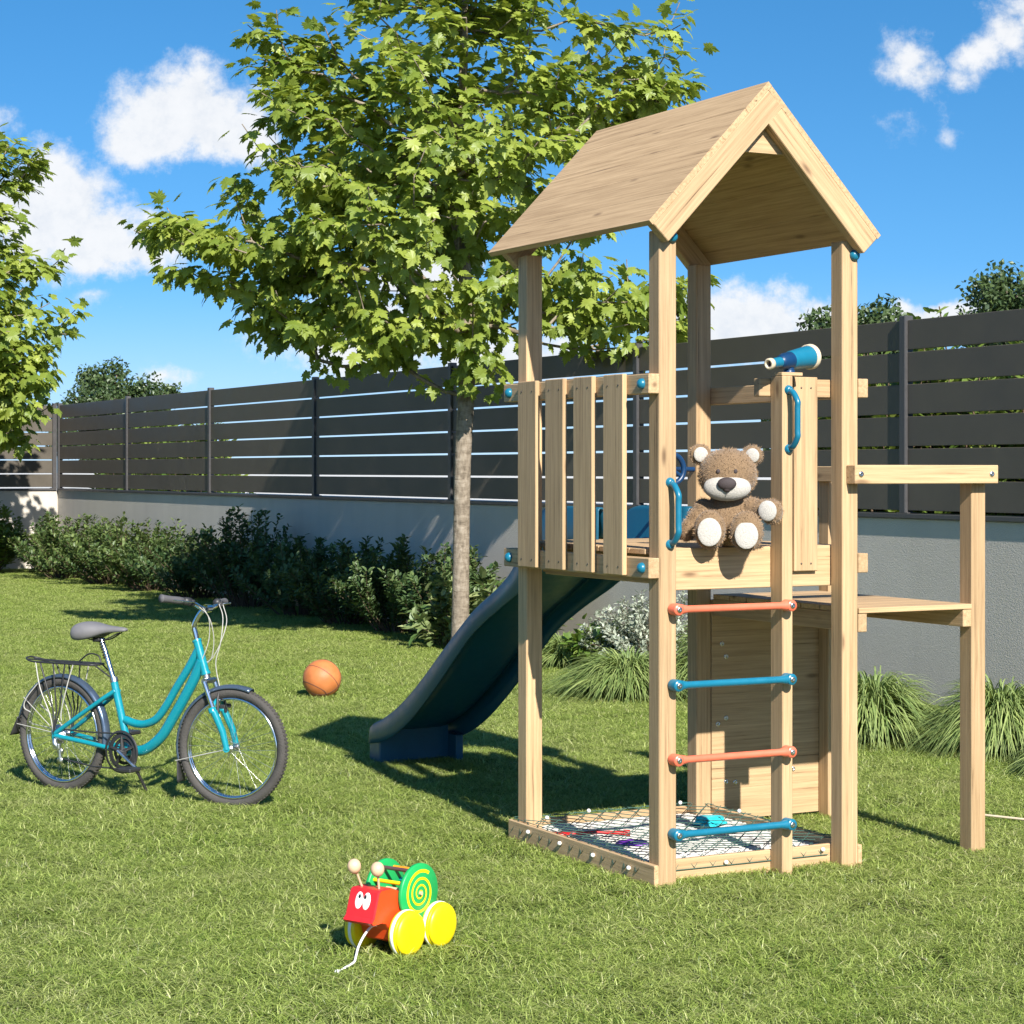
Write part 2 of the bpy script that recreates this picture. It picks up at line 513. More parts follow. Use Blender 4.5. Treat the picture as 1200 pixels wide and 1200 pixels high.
    def prism(self, poly, axis, lo, hi, tint=0.5, mat=0):
        """poly of 2D points in the two other axes (cyclic order)."""
        o1, o2 = (axis + 1) % 3, (axis + 2) % 3
        verts = []
        for h in (lo, hi):
            for a, b in poly:
                p = [0, 0, 0]
                p[axis], p[o1], p[o2] = h, a, b
                verts.append(p)
        n = len(poly)
        F = [tuple(range(n))[::-1], tuple(range(n, 2 * n))]
        F += [(i, (i + 1) % n, n + (i + 1) % n, n + i) for i in range(n)]
        return self.add(verts, F, tint, False, mat)

    def build(self, name, mats, parent=None, loc=None):
        me = bpy.data.meshes.new(name)
        me.from_pydata(self.v, [], self.f)
        at = me.attributes.new('tint', 'FLOAT', 'FACE')
        at.data.foreach_set('value', np.array(self.t, dtype=np.float32))
        me.polygons.foreach_set('use_smooth', np.array(self.s, dtype=bool))
        mats = mats if isinstance(mats, (list, tuple)) else [mats]
        for x in mats:
            me.materials.append(x)
        if len(mats) > 1:
            me.polygons.foreach_set('material_index', np.array(self.m, dtype=np.int32))
        me.update()
        o = bpy.data.objects.new(name, me)
        C.objects.link(o)
        if parent is not None:
            o.parent = parent
        if loc is not None:
            o.location = loc
        return o


def np_mesh(name, V, F, tint, mat, parent=None, smooth=False):
    """Mesh from numpy arrays; F is (n, 3) or (n, 4); tint per face."""
    me = bpy.data.meshes.new(name)
    k = F.shape[1]
    me.vertices.add(len(V))
    me.vertices.foreach_set('co', V.astype(np.float32).ravel())
    me.loops.add(F.size)
    me.loops.foreach_set('vertex_index', F.astype(np.int32).ravel())
    me.polygons.add(len(F))
    me.polygons.foreach_set('loop_start', np.arange(0, F.size, k, dtype=np.int32))
    me.polygons.foreach_set('use_smooth', np.full(len(F), smooth))
    at = me.attributes.new('tint', 'FLOAT', 'FACE')
    at.data.foreach_set('value', tint.astype(np.float32))
    me.materials.append(mat)
    me.update(calc_edges=True)
    me.validate()
    o = bpy.data.objects.new(name, me)
    C.objects.link(o)
    if parent is not None:
        o.parent = parent
    return o


def tag(o, label=None, cat=None, group=None, kind=None):
    if label:
        o['label'] = label
    if cat:
        o['category'] = cat
    if group:
        o['group'] = group
    if kind:
        o['kind'] = kind
    return o


def empty(name, loc=(0, 0, 0), rz=0.0):
    o = bpy.data.objects.new(name, None)
    o.empty_display_size = 0.2
    o.location = loc
    o.rotation_euler = (0, 0, rz)
    C.objects.link(o)
    return o


def copy_tree(o, parent=None):
    c = o.copy()
    C.objects.link(c)
    c.parent = parent
    for ch in list(o.children):
        copy_tree(ch, c)
    return c


def arc(c, r, a0, a1, n, axis=1):
    """points on a circle in the plane normal to axis; angle from the first other axis."""
    o1, o2 = [(1, 2), (0, 2), (0, 1)][axis]
    P = []
    for i in range(n + 1):
        a = a0 + (a1 - a0) * i / n
        p = list(c)
        p[o1] += r * math.cos(a)
        p[o2] += r * math.sin(a)
        P.append(p)
    return P


def smooth_path(pts, n=6):
    """Catmull-Rom through the points."""
    P = [np.array(p, float) for p in pts]
    P = [2 * P[0] - P[1]] + P + [2 * P[-1] - P[-2]]
    o = []
    for i in range(1, len(P) - 2):
        for k in range(n):
            t = k / n
            a, b, c, d = P[i - 1], P[i], P[i + 1], P[i + 2]
            o.append(.5 * ((2 * b) + (c - a) * t + (2 * a - 5 * b + 4 * c - d) * t * t + (3 * b - a - 3 * c + d) * t ** 3))
    o.append(P[-2])
    return o


# ------------------------------------------------------------------ ground
XW = 5.09        # garden face of the long wall
YE = 27.16       # garden face of the end wall
WALL_H = 1.335
g = MB()
g.add([(-900, -900, -.012), (900, -900, -.012), (900, 900, -.012), (-900, 900, -.012)], [(0, 1, 2, 3)])
tag(g.build('ground', M['outer']), kind='structure')
g = MB()
nx, ny = 40, 46
xs = np.linspace(-40, XW + .1, nx)
ys = np.linspace(-40, YE + .1, ny)
g.add([(x, y, 0.0) for y in ys for x in xs], [(j * nx + i, j * nx + i + 1, (j + 1) * nx + i + 1, (j + 1) * nx + i) for j in range(ny - 1) for i in range(nx - 1)])
tag(g.build('lawn', M['lawn']), kind='structure')

# ------------------------------------------------------------------ garden walls and fences
g = MB()
g.box((XW, -16, -.3), (XW + .22, YE + .22, WALL_H - .035), bev=.006)
wall = g.build('garden_wall', M['plaster'])
tag(wall, 'long pale grey rendered garden wall running behind the shrubs and play tower', 'wall')
g = MB()
g.box((XW - .028, -16, WALL_H - .035), (XW + .24, YE - .03, WALL_H), bev=.004)
g.build('coping', M['fence_post'], wall)
g = MB()
g.box((-26, YE, -.3), (XW - .003, YE + .22, WALL_H - .035), bev=.006)
wall2 = g.build('garden_wall', M['plaster'])
tag(wall2, 'short sunlit white end wall across the far corner of the lawn', 'wall')
g = MB()
g.box((-26, YE - .028, WALL_H - .035), (XW - .03, YE + .24, WALL_H), bev=.004)
g.build('coping', M['fence_post'], wall2)

PITCH = 0.2293
FZ0, FTOP = WALL_H + .022, 2.735


def fence_run(along_y, a_posts, fixed, label):
    t = empty('slat_fence', (fixed, a_posts[0], WALL_H) if along_y else (a_posts[0], fixed, WALL_H))
    tag(t, label, 'fence')
    org = Vector(t.location)

    def bx(mb, a0, a1, d0, d1, z0, z1, bev=.003, tint=None):
        if along_y:
            mb.box(Vector((fixed + d0, a0, z0)) - org, Vector((fixed + d1, a1, z1)) - org, bev, tint)
        else:
            mb.box(Vector((a0, fixed + d0, z0)) - org, Vector((a1, fixed + d1, z1)) - org, bev, tint)
    for i in range(len(a_posts) - 1):
        a0, a1 = sorted((a_posts[i], a_posts[i + 1]))
        mb = MB()
        for k in range(6):
            z0 = FZ0 + k * PITCH
            bx(mb, a0 + .035, a1 - .035, 0.0, .024, z0, z0 + PITCH - .019)
        mb.build('slat_panel', M['fence'], t)
    for a in a_posts:
        mb = MB()
        bx(mb, a - .035, a + .035, -.024, .052, WALL_H, FTOP + .012, bev=.006)
        bx(mb, a - .06, a + .06, -.024, .07, WALL_H + .0005, WALL_H + .008, bev=.002)
        mb.build('post', M['fence_post'], t)
    return t


yposts = [4.9 + 3.69 * k for k in range(-5, 7)]
yposts[-1] = YE - .06
fence_run(True, yposts, XW + .0, 'dark charcoal horizontal slat fence along the top of the long wall')
fence_run(False, [XW - .06 - 3.69 * k for k in range(0, 8)], YE + .0, 'dark slat fence on top of the white end wall, dappled by tree shadow')

# ------------------------------------------------------------------ play tower
PW = 0.08                   # post thickness
TW = 0.965                  # tower width
Y1 = 1.105                  # front of the rear posts
tower = empty('play_tower', (0, 0, 0))
tag(tower, 'tall wooden play tower with pitched roof, ladder, dark blue slide and side balcony', 'play tower')


def part(name, mat, fn, parent=tower):
    mb = MB()
    fn(mb)
    return mb.build(name, M[mat] if isinstance(mat, str) else mat, parent)


def beam(name, lo, hi, parent=tower, bev=.003):
    d = [b - a for a, b in zip(lo, hi)]
    ax = 'xyz'[d.index(max(d))]
    return part(name, 'wood_' + ax, lambda m: m.box(lo, hi, bev), parent)


ZP = 2.592
for x in (0, TW - PW):
    for y in (0, Y1):
        beam('post', (x, y, -.05), (x + PW, y + PW, ZP), bev=.004)
beam('ladder_post', (.586, 0, -.05), (.637, .084, 2.03), bev=.003)
# balcony posts
for y in (0, 1.02):
    beam('balcony_post', (1.566, y, -.05), (1.643, y + PW, 1.64), bev=.004)
# sandpit frame at the foot
beam('sandpit_board', (-.022, 0.0, -.02), (-.0005, 1.235, .096))
beam('sandpit_board', (TW + .0005, 0.0, -.02), (TW + .022, 1.235, .096))
beam('sandpit_board', (.0, .086, -.02), (TW, .107, .094))
beam('sandpit_board', (.0, Y1 + PW + .001, -.02), (TW, Y1 + PW + .022, .094))
# platform: rails outside the posts, boards, floor
for z0, z1 in ((1.222, 1.302), (1.947, 2.025)):
    beam('side_rail', (-.050, -.004, z0), (-.0006, 1.225, z1))
    beam('side_rail', (TW + .0006, -.004, z0), (TW + .050, 1.225, z1))
beam('front_board', (.081, .0865, 1.167), (TW - .001, .108, 1.335))
beam('back_board', (.081, Y1 - .022, 1.20), (TW - PW - .001, Y1 - .0005, 1.312))
beam('floor_joist', (.081, .109, 1.19), (.125, Y1 - .023, 1.311))
beam('floor_joist', (.46, .109, 1.21), (.505, Y1 - .023, 1.311))


def floor_planks(m):
    n = 9
    y0, y1 = .110, 1.22
    wd = (y1 - y0) / n
    for i in range(n):
        x0, x1 = (.002, TW - .002)
        ya, yb = y0 + i * wd, y0 + (i + 1) * wd - .006
        if yb > Y1:
            x0, x1 = PW + .003, TW - PW - .003
        m.box((x0, ya, 1.3125), (x1, yb, 1.334), .002)


part('platform_floor', 'wood_x', floor_planks)
beam('front_rail', (.533, .0865, 1.948), (TW - .001, .128, 2.022))


def slat_fn(lo, hi, screws, ax):
    def fn(m):
        m.box(lo, hi, .003, mat=0)
        for s in screws:
            d = [0, 0, 0]
            d[ax] = -1
            m.lathe([(0, .0016), (.0042, .0012), (.0046, -.001)], s, d, n=8, mat=1)
    return fn


for a, b in ((.888, 1.052), (.648, .804), (.405, .561), (.160, .315)):
    scr = [(-.072, y, z) for y in (a + .035, b - .035) for z in (1.262, 1.985)]
    mb = MB()
    slat_fn((-.072, a, 1.228), (-.0506, b, 2.03), scr, 0)(mb)
    mb.build('slat', [M['wood_z'], M['screw']], tower)
mb = MB()
slat_fn((.690, .064, 1.231), (.808, .0858, 2.03), [(x, .064, z) for x in (.725, .773) for z in (1.262, 1.985)], 1)(mb)
mb.build('slat', [M['wood_z'], M['screw']], tower)

# roof
AX, AZ = TW / 2, 3.205
EZ = 2.617
EXL = -.078
RH = AX - EXL
SL = math.hypot(RH, AZ - EZ)
ANG = math.atan2(AZ - EZ, RH)
ROOF_TH = .024
RY0, RY1 = -.052, 1.325
for sg in (-1, 1):
    # local frame: x runs down the slope from the ridge, z points out of the roof
    po = MB()
    npl = 5
    for i in range(npl):
        x0 = SL * i / npl + ((.0262 if sg > 0 else .0) if i == 0 else .0003)
        x1 = SL * (i + 1) / npl - .0003
        po.box((x0, RY0, -ROOF_TH), (x1, RY1, 0), .0005, .35 + .3 * random.random())
    o = po.build('roof_panel', M['wood_y'], tower)
    o.location = (AX, 0, AZ)
    o.rotation_euler = (0, ANG, 0) if sg > 0 else (0, PI - ANG, 0)
    if sg < 0:
        # mirrored: flip so that the outside stays outside
        for v in o.data.vertices:
            v.co.z = -v.co.z - 0.0
        o.data.flip_normals()
    for (ya, yb) in ((RY0 - .002, -.003), (Y1 + PW + .003, Y1 + PW + .052)):
        ra = MB()
        ra.box((.1190 if sg > 0 else .0265, ya, -.118), (SL - .004, yb, -ROOF_TH - .0008), .003)
        r = ra.build('rafter', M['wood_x'], tower)
        r.location = (AX, 0, AZ)
        if sg > 0:
            r.rotation_euler = (0, ANG, 0)
        else:
            for v in r.data.vertices:
                v.co.z = -v.co.z
            r.data.flip_normals()
            r.rotation_euler = (0, PI - ANG, 0)
tri = MB()
tri.prism([(2.925, AX - .125), (2.925, AX + .125), (3.06, AX)], 1, -.001, .02)
tri.build('gable_brace', M['wood_x'], tower)


def cap(name, c, d, r=.021, parent=tower):
    m = MB()
    m.lathe([(r * 1.05, 0), (r * 1.05, .004), (r * .98, .010), (r * .8, .016), (r * .5, .0205), (0.0, .022)], c, d, n=18)
    return m.build(name, M['teal'], parent)


for y in (.045, 1.168):
    cap('bolt_cap', (-.0502, y, 1.262), (-1, 0, 0))
    cap('bolt_cap', (-.0502, y, 1.986), (-1, 0, 0))
cap('bolt_cap', (.058, -.0005, 2.565), (0, -1, 0), .022)
cap('bolt_cap', (.945, -.0005, 2.535), (0, -1, 0), .022)

# ladder rungs
for i, z in enumerate((1.100, .802, .509, .216)):
    col = 'coral' if i % 2 == 0 else 'teal'
    r = MB()
    xa, xb, yc = .052, .606, -.034
    r.tube([(xa, yc, z), (xa + .03, yc, z), (xa + .055, yc, z), (xb - .055, yc, z), (xb - .03, yc, z), (xb, yc, z)],
           [.019, .020, .0145, .0145, .020, .019], n=14)
    for x in (xa + .008, xb - .008):
        r.lathe([(.0, -.016), (.021, -.016), (.0235, -.011), (.0235, .033)], (x, yc - .004, z), (0, 1, 0), n=18)
    ro = r.build('rung', M[col], tower)
    ro['label'] = ('coral' if i % 2 == 0 else 'teal') + ' plastic ladder rung'
    for x in (xa + .008, xb - .008):
        b = MB()
        b.lathe([(0, .004), (.005, .006), (.010, .006), (.0125, .002), (.0125, -.002)], (x, yc - .0195, z), (0, -1, 0), n=12)
        b.build('bolt', M['steel'], ro)


def handle(x, zt, zb, y0=0.0):
    h = MB()
    pr = -.062
    pts = [(x, y0 - .012, zt), (x, y0 - .035, zt - .008), (x, y0 + pr, zt - .042), (x, y0 + pr, zt - .07),
           (x, y0 + pr, zb + .07), (x, y0 + pr, zb + .042), (x, y0 - .035, zb + .008), (x, y0 - .012, zb)]
    h.tube(smooth_path(pts, 4), .0125, n=12)
    for z in (zt + .006, zb - .006):
        h.lathe([(.0, -.016), (.012, -.016), (.017, -.010), (.0205, 0)], (x, y0, z), (0, 1, 0), n=14)
        h.ball((x, y0 - .016, z), (.010, .008, .010), 10, 6)
    return h.build('grab_handle', M['teal'], tower)


handle(.050, 1.592, 1.360)
handle(.616, 1.966, 1.738)

# balcony: deck at lower level between tower and outer posts
beam('balcony_beam', (TW + .003, .0, .975), (TW + .047, 1.10, 1.053))
beam('balcony_beam', (1.520, .0, .978), (1.5655, 1.10, 1.053))


def balcony_planks(m):
    n = 8
    for i in range(n):
        ya = .0 + i * 1.10 / n
        m.box((TW + .003, ya - (.004 if i == 0 else 0), 1.0535), (1.5655, ya + 1.10 / n - .006, 1.0755), .002)


part('balcony_floor', 'wood_x', balcony_planks)
fr = beam('balcony_rail', (.905, -.060, 1.590), (1.662, -.0006, 1.668))
for x in (.935, 1.625):
    b = MB()
    b.lathe([(0, .004), (.006, .0055), (.0105, .0055), (.013, .0015), (.013, -.002)], (x, -.060, 1.630), (0, -1, 0), n=14)
    b.build('bolt', M['steel'], fr)
beam('balcony_rail', (1.525, .004, 1.592), (1.5655, 1.12, 1.664))
# climbing wall panel closing the balcony at the back


mb = MB()
for i in range(7):
    z0 = .03 + i * (1.02 / 7)
    mb.box((TW + .001, 1.101, z0), (1.643, 1.123, z0 + 1.02 / 7 - .0003), .0006, .3 + .25 * random.random())
cw = mb.build('climbing_wall', M['wood_x'], tower)
for x, z in ((1.022, .845), (1.045, .785), (1.045, .50), (1.00, .475), (1.045, .205), (1.095, .20), (1.38, .66), (1.33, .42), (1.42, .24)):
    b = MB()
    b.lathe([(.004, .0), (.004, .004), (.011, .004), (.0125, .0)], (x, 1.101, z), (0, -1, 0), n=8)
    b.lathe([(.0, .001), (.004, .001)], (x, 1.101, z), (0, -1, 0), n=8)
    b.build('tee_nut', M['steel'], cw)

# telescope on the ladder post
ts = MB()
adir = Vector((-.93, -.32, -.14)).normalized()
ctr = Vector((.640, .030, 2.094))
prof = [(.0, .118), (.015, .118), (.0165, .122), (.0205, .122), (.0215, .112), (.0215, .108)]
sc = empty('telescope')
sc.parent = tower


def tl(prof, mat, nm):
    m = MB()
    prof = [(r_ * 1.08, h_ * 1.16) for r_, h_ in prof]
    m.lathe(prof, ctr, adir, n=24)
    return m.build(nm, M[mat], sc)


tl([(.012, .095), (.0125, .1235), (.018, .1245), (.0215, .121), (.0215, .106), (.019, .105)], 'cream', 'eyepiece_ring')
tl([(.0, .108), (.0125, .108)], 'plum', 'lens')
tl([(.0185, .107), (.020, .055), (.021, .050)], 'teal', 'draw_tube')
tl([(.0205, .056), (.026, .050), (.0265, .046), (.031, .030), (.0325, -.004), (.034, -.010)], 'navy', 'middle_tube')
tl([(.033, -.004), (.0355, -.010), (.0360, -.018), (.044, -.118), (.0445, -.122)], 'teal', 'main_tube')
tl([(.0445, -.114), (.0485, -.116), (.049, -.132), (.046, -.137), (.038, -.136), (.0375, -.126), (.0, -.126)], 'cream', 'objective_ring')
m = MB()
m.tube([(.640, .03, 2.070), (.640, .03, 2.045)], [.020, .022], n=14)
m.lathe([(.024, 0), (.024, .008), (.018, .012)], (.640, .03, 2.0445), (0, 0, 1), n=16)
m.build('swivel_mount', M['navy'], sc)
m = MB()
m.box((.5865, .004, 2.0305), (.69, .06, 2.0445), .002)
m.build('mount_block', M['wood_x'], sc)

# steering wheel on the rear right post, half hidden
m = MB()
cwh = (.694, 1.02, 1.650)
m.tube(arc(cwh, .068, 0, 2 * PI, 28, 1)[:-1], .013, n=10, closed=True)
for k in range(3):
    a = PI / 2 + k * 2 * PI / 3
    m.tube([cwh, (cwh[0] + .066 * math.cos(a), cwh[1], cwh[2] + .066 * math.sin(a))], .010, n=8)
m.ball(cwh, (.026, .018, .026))
m.tube([cwh, (cwh[0] + .01, 1.10, 1.650), (.90, 1.13, 1.650)], .012, n=10)
m.build('steering_wheel', M['navy'], tower)

# slide (runs away from the back of the tower)
SP = [  # y, z_low, z_ch, z_up, xl, xr
    (1.14, 1.225, 1.322, 1.475, .385, .900),
    (1.32, 1.220, 1.318, 1.478, .385, .900),
    (1.50, 1.205, 1.300, 1.476, .388, .900),
    (1.66, 1.170, 1.265, 1.465, .392, .900),
    (1.80, 1.115, 1.205, 1.400, .398, .900),
    (1.92, 1.060, 1.150, 1.275, .405, .900),
    (2.03, 1.015, 1.100, 1.160, .412, .900),
    (2.20, .945, 1.015, 1.062, .420, .900),
    (2.45, .825, .895, .945, .422, .900),
    (2.65, .690, .765, .825, .424, .902),
    (2.85, .545, .625, .695, .426, .903),
    (3.05, .408, .490, .560, .428, .904),
    (3.25, .285, .370, .435, .430, .905),
    (3.45, .190, .270, .330, .432, .906),
    (3.62, .135, .205, .262, .434, .908),
    (3.74, .115, .185, .225, .436, .910),
    (3.80, .105, .160, .195, .438, .910)]
SPs = smooth_path(SP, 3)
sm = MB()
V, F = [], []
for y, zl, zc, zu, xl, xr in SPs:
    sec = [(xl - .004, zl), (xl - .002, zl + (zu - zl) * .5), (xl, zu - .012), (xl + .006, zu - .002), (xl + .018, zu), (xl + .030, zu - .006),
           (xl + .036, zu - .02), (xl + .052, zc + .03), (xl + .075, zc + .006), (xl + .11, zc),
           ((xl + xr) / 2, zc - .002),
           (xr - .11, zc), (xr - .075, zc + .006), (xr - .052, zc + .03), (xr - .036, zu - .02), (xr - .030, zu - .006),
           (xr - .018, zu), (xr - .006, zu - .002), (xr, zu - .012), (xr + .002, zl + (zu - zl) * .5), (xr + .004, zl)]
    V += [(x, y, z) for x, z in sec]
ns = len(sec)
for i in range(len(SPs) - 1):
    for k in range(ns - 1):
        F.append((i * ns + k, i * ns + k + 1, (i + 1) * ns + k + 1, (i + 1) * ns + k))
sm.add(V, F)
slide = sm.build('slide', M['slide'], tower)
slide['label'] = 'dark teal plastic wave slide running down from the back of the tower'
so_ = slide.modifiers.new('thick', 'SOLIDIFY')
so_.thickness = .007
so_.offset = 0
ft = MB()
ft.box((.440, 3.66, -.02), (.862, 3.672, .215), .003)
ft.box((.438, 3.672, -.02), (.450, 3.80, .16), .003)
ft.box((.862, 3.56, -.02), (.908, 3.672, .155), .004)
ft.box((.440, 3.795, -.02), (.905, 3.807, .150), .003)
ft.build('slide_foot', M['slide'], tower)

# net over the sandpit, hooks along its edge
nt_ = MB()
NX0, NX1, NY0, NY1, NZ = -.012, TW - .004, .098, 1.195, .112
stp = .100
k = -14
while k < 28:
    for sgn in (1, -1):
        pts = []
        for s in np.linspace(0, 1, 60):
            x = NX0 + s * (NX1 - NX0)
            y = NY0 + k * stp + (x - NX0) * 1.05 if sgn > 0 else NY1 - k * stp - (x - NX0) * 1.05
            if NY0 <= y <= NY1:
                sag = .028 * math.sin(PI * (x - NX0) / (NX1 - NX0)) * math.sin(PI * (y - NY0) / (NY1 - NY0))
                pts.append((x, y, NZ - sag))
        if len(pts) > 1:
            nt_.tube(pts, .0019, n=5, caps=False)
    k += 1
# zigzag over the left board and along the front board
z_ = []
for i in range(26):
    z_.append((-.0255 if i % 2 else -.012, NY0 - .01 + i * .0445, .050 if i % 2 else .104))
nt_.tube(z_, .0019, n=5)
nt_.tube([(-.012, NY0, .105), (-.012, NY1, .105)], .0019, n=5)
z_ = [(.084 + i * .0445, .0835 if i % 2 else .095, .055 if i % 2 else .104) for i in range(18)]
nt_.tube(z_, .0019, n=5)
nt_.tube([(.084, .080, .052), (.87, .080, .052)], .0019, n=5)
nt_.tube([(NX1, NY0, .105), (NX1, NY1, .105)], .0019, n=5)
nt_.tube([(NX0, NY1, .105), (NX1, NY1, .105)], .0019, n=5)
net = nt_.build('sandpit_net', M['cord'], tower)
for c in ((-.030, 1.036, .070), (-.030, .752, .066), (-.030, .470, .062), (-.030, .184, .058), (.364, .076, .064), (.843, .076, .075),
          (.358, 1.18, .112), (.844, 1.18, .112), (.10, 1.10, .112), (.955, .86, .112)):
    b = MB()
    b.ball(c, (.0095, .0095, .0095), 10, 7)
    b.build('net_hook', M['white_knob'], net)

# sand inside the pit, raked in ridges
sd = MB()
gx, gy = 24, 150
xs = np.linspace(.004, TW - .004, gx)
ys = np.linspace(.109, Y1 + PW - .002, gy)
sv = []
for y in ys:
    for x in xs:
        zz_ = .058 + .006 * math.sin((y + .012 * math.sin(7 * x)) * 2 * PI / .034) + .012 * mnoise.noise(Vector((x * 4, y * 4, 3)))
        sv.append((x, y, zz_))
sd.add(sv, [(j * gx + i, j * gx + i + 1, (j + 1) * gx + i + 1, (j + 1) * gx + i) for j in range(gy - 1) for i in range(gx - 1)])
sand = sd.build('sand', M['sand'])
tag(sand, 'pale raked sand filling the pit under the net', 'sand', kind='stuff')

# sand toys
t = MB()
t.tube([(0, 0, .018), (.10, -.045, .022), (.20, -.10, .020)], [.008, .007, .009], n=10)
t.tube([(.20, -.10, .020), (.225, -.113, .020)], [.014, .014], n=10)
sp = [(-.11, .035, .012), (-.10, .062, .018), (-.02, .038, .016), (.01, .012, .018), (-.01, -.018, .018), (-.04, -.022, .014), (-.115, .012, .018)]
t.add(sp + [(a, b, c + .007) for a, b, c in sp], [tuple(range(7))[::-1], tuple(range(7, 14))] + [(i, (i + 1) % 7, 7 + (i + 1) % 7, 7 + i) for i in range(7)])
o = t.build('toy_shovel', M['red'])
o.location = (.105, .885, .058)
tag(o, 'red plastic toy shovel lying on the sand under the net', 'toy shovel')
t = MB()
pts = [(.07 * math.cos(a) * (1 + .25 * math.cos(3 * a)), .055 * math.sin(a) * (1 + .2 * math.cos(3 * a))) for a in np.linspace(0, 2 * PI, 31)[:-1]]
n_ = len(pts)
rings = [(1.0, 0), (1.06, .0), (1.04, .006), (.9, .010), (.82, .032), (.6, .038), (.0, .040)]
vv = [(x * s, y * s, z) for s, z in rings for x, y in pts]
t.add(vv, [(i * n_ + k, i * n_ + (k + 1) % n_, (i + 1) * n_ + (k + 1) % n_, (i + 1) * n_ + k) for i in range(len(rings) - 1) for k in range(n_)])
o = t.build('sand_mould', M['cyan'])
o.location = (.79, .85, .066)
tag(o, 'turquoise sand mould lying on the sand under the net', 'sand toy')
t = MB()
pts = [(-.07, .012), (-.03, .034), (.035, .030), (.065, .012), (.06, -.018), (.01, -.034), (-.035, -.025)]
n_ = len(pts)
rings = [(1.0, 0), (1.04, .008), (.92, .018), (.6, .023), (0, .024)]
vv = [(x * s, y * s, z) for s, z in rings for x, y in pts]
t.add(vv, [(i * n_ + k, i * n_ + (k + 1) % n_, (i + 1) * n_ + (k + 1) % n_, (i + 1) * n_ + k) for i in range(len(rings) - 1) for k in range(n_)])
o = t.build('sand_mould', M['purple'])
o.location = (.235, .59, .060)
o.rotation_euler = (0, 0, -.5)
tag(o, 'purple sand mould beside the red shovel under the net', 'sand toy')

# ------------------------------------------------------------------ teddy bear
BY = math.radians(-33.7)
bear = empty('teddy_bear', (.386, .098, 1.3365), BY)
tag(bear, 'brown plush teddy bear with white muzzle and paw pads sitting on the tower platform', 'teddy bear')


def fur_mat(name, col, var):
    m, t = new_mat(name)
    ti = attr(t)
    co = t.n('ShaderNodeTexCoord').outputs['Object']
    nz = t.n('ShaderNodeTexNoise', {'Vector': co, 'Scale': 210.0, 'Detail': 3.0}).outputs[0]
    k = t.math('MULTIPLY', t.math('MULTIPLY_ADD', ti, var, 1 - var * .5), t.math('MULTIPLY_ADD', nz, .9, .55))
    cc = t.vmath('SCALE', col)
    t.link(k, cc.node.inputs['Scale'])
    b = t.n('ShaderNodeBsdfPrincipled', {'Base Color': cc, 'Roughness': .95, 'Specular IOR Level': .1, 'Sheen Weight': .3, 'Sheen Roughness': .5})
    bp = t.n('ShaderNodeBump', {'Height': nz, 'Strength': .5, 'Distance': .004})
    t.link(bp.outputs[0], b.inputs['Normal'])
    out(t, b.outputs[0])
    return m


M['fur'] = fur_mat('brown_plush', (.335, .22, .125), .8)
M['plush_white'] = fur_mat('white_plush', (.42, .395, .355), .3)
M['nose'] = plain('nose_velvet', (.045, .033, .033), .75, var=.15, bump=.3, bscale=400)


def rotm(ax, a):
    return Matrix.Rotation(a, 3, ax)


I3 = Matrix.Identity(3)
ELL = [  # centre, radii, rotation
    ((0, -.005, .292), (.119, .104, .106), I3),                 # head
    ((-.111, .006, .374), (.045, .022, .044), rotm('Z', .25)),  # ears
    ((.099, .006, .370), (.045, .022, .043), rotm('Z', -.25)),
    ((-.002, -.070, .243), (.094, .050, .055), I3),             # muzzle base
    ((0, .018, .105), (.102, .084, .108), I3),                  # trunk
    ((0, .015, .155), (.090, .070, .060), I3),
    ((-.098, -.002, .150), (.042, .044, .046), I3),
    ((-.126, -.006, .116), (.040, .042, .052), rotm('Y', .55)),
    ((-.156, -.012, .072), (.038, .040, .054), rotm('Y', .40)),
    ((.098, -.005, .160), (.042, .044, .042), I3),
    ((.140, -.030, .152), (.046, .044, .042), I3),
    ((.176, -.052, .143), (.046, .042, .052), I3),              # raised paw
    ((-.070, -.040, .050), (.055, .075, .050), I3),             # legs
    ((-.071, -.100, .062), (.058, .058, .064), I3),
    ((-.071, -.132, .072), (.064, .042, .081), I3),
    ((.072, -.040, .046), (.055, .075, .050), I3),
    ((.073, -.100, .056), (.058, .058, .064), I3),
    ((.074, -.132, .066), (.067, .042, .083), I3),
]
bm_ = MB()
for c, r, R in ELL:
    bm_.ball(c, r, 22, 14, rot=R)
body = bm_.build('body', M['fur'], bear)
rm = body.modifiers.new('remesh', 'REMESH')
rm.mode = 'VOXEL'
rm.voxel_size = .006
rm.use_smooth_shade = True
smo = body.modifiers.new('smooth', 'SMOOTH')
smo.iterations = 6
smo.factor = .5


def patch(name, c, r, R=I3, mat='plush_white'):
    m = MB()
    m.ball(c, r, 24, 12, rot=R)
    return m.build(name, M[mat], bear)


PADS = [((-.072, -.1715, .064), (.048, .009, .057), rotm('X', -.12)),
        ((.074, -.1715, .052), (.047, .009, .055), rotm('X', -.12)),
        ((.158, -.090, .147), (.038, .012, .042), rotm('Z', -.25)),
        ((-.108, -.0155, .373), (.030, .008, .031), rotm('Z', .25)),
        ((.099, -.0155, .369), (.029, .008, .030), rotm('Z', -.25))]
for nm, (c, r, R) in zip(('foot_pad', 'foot_pad', 'paw_pad', 'inner_ear', 'inner_ear'), PADS):
    patch(nm, c, r, R)
MUZ = ((-.002, -.078, .240), (.0955, .0475, .0545), I3)
patch('muzzle', *MUZ)
m = MB()
m.ball((-.003, -.128, .256), (.038, .019, .026), 24, 14)
m.ball((-.003, -.126, .238), (.018, .013, .016), 16, 10)
m.build('nose', M['nose'], bear)
for x in (-.038, .031):
    m = MB()
    m.ball((x, -.1015, .305), (.0085, .006, .0095), 12, 8)
    m.build('eye', M['nose'], bear)
m = MB()
m.tube([(-.004, -.127, .226), (-.003, -.126, .212)], .0016, n=6)
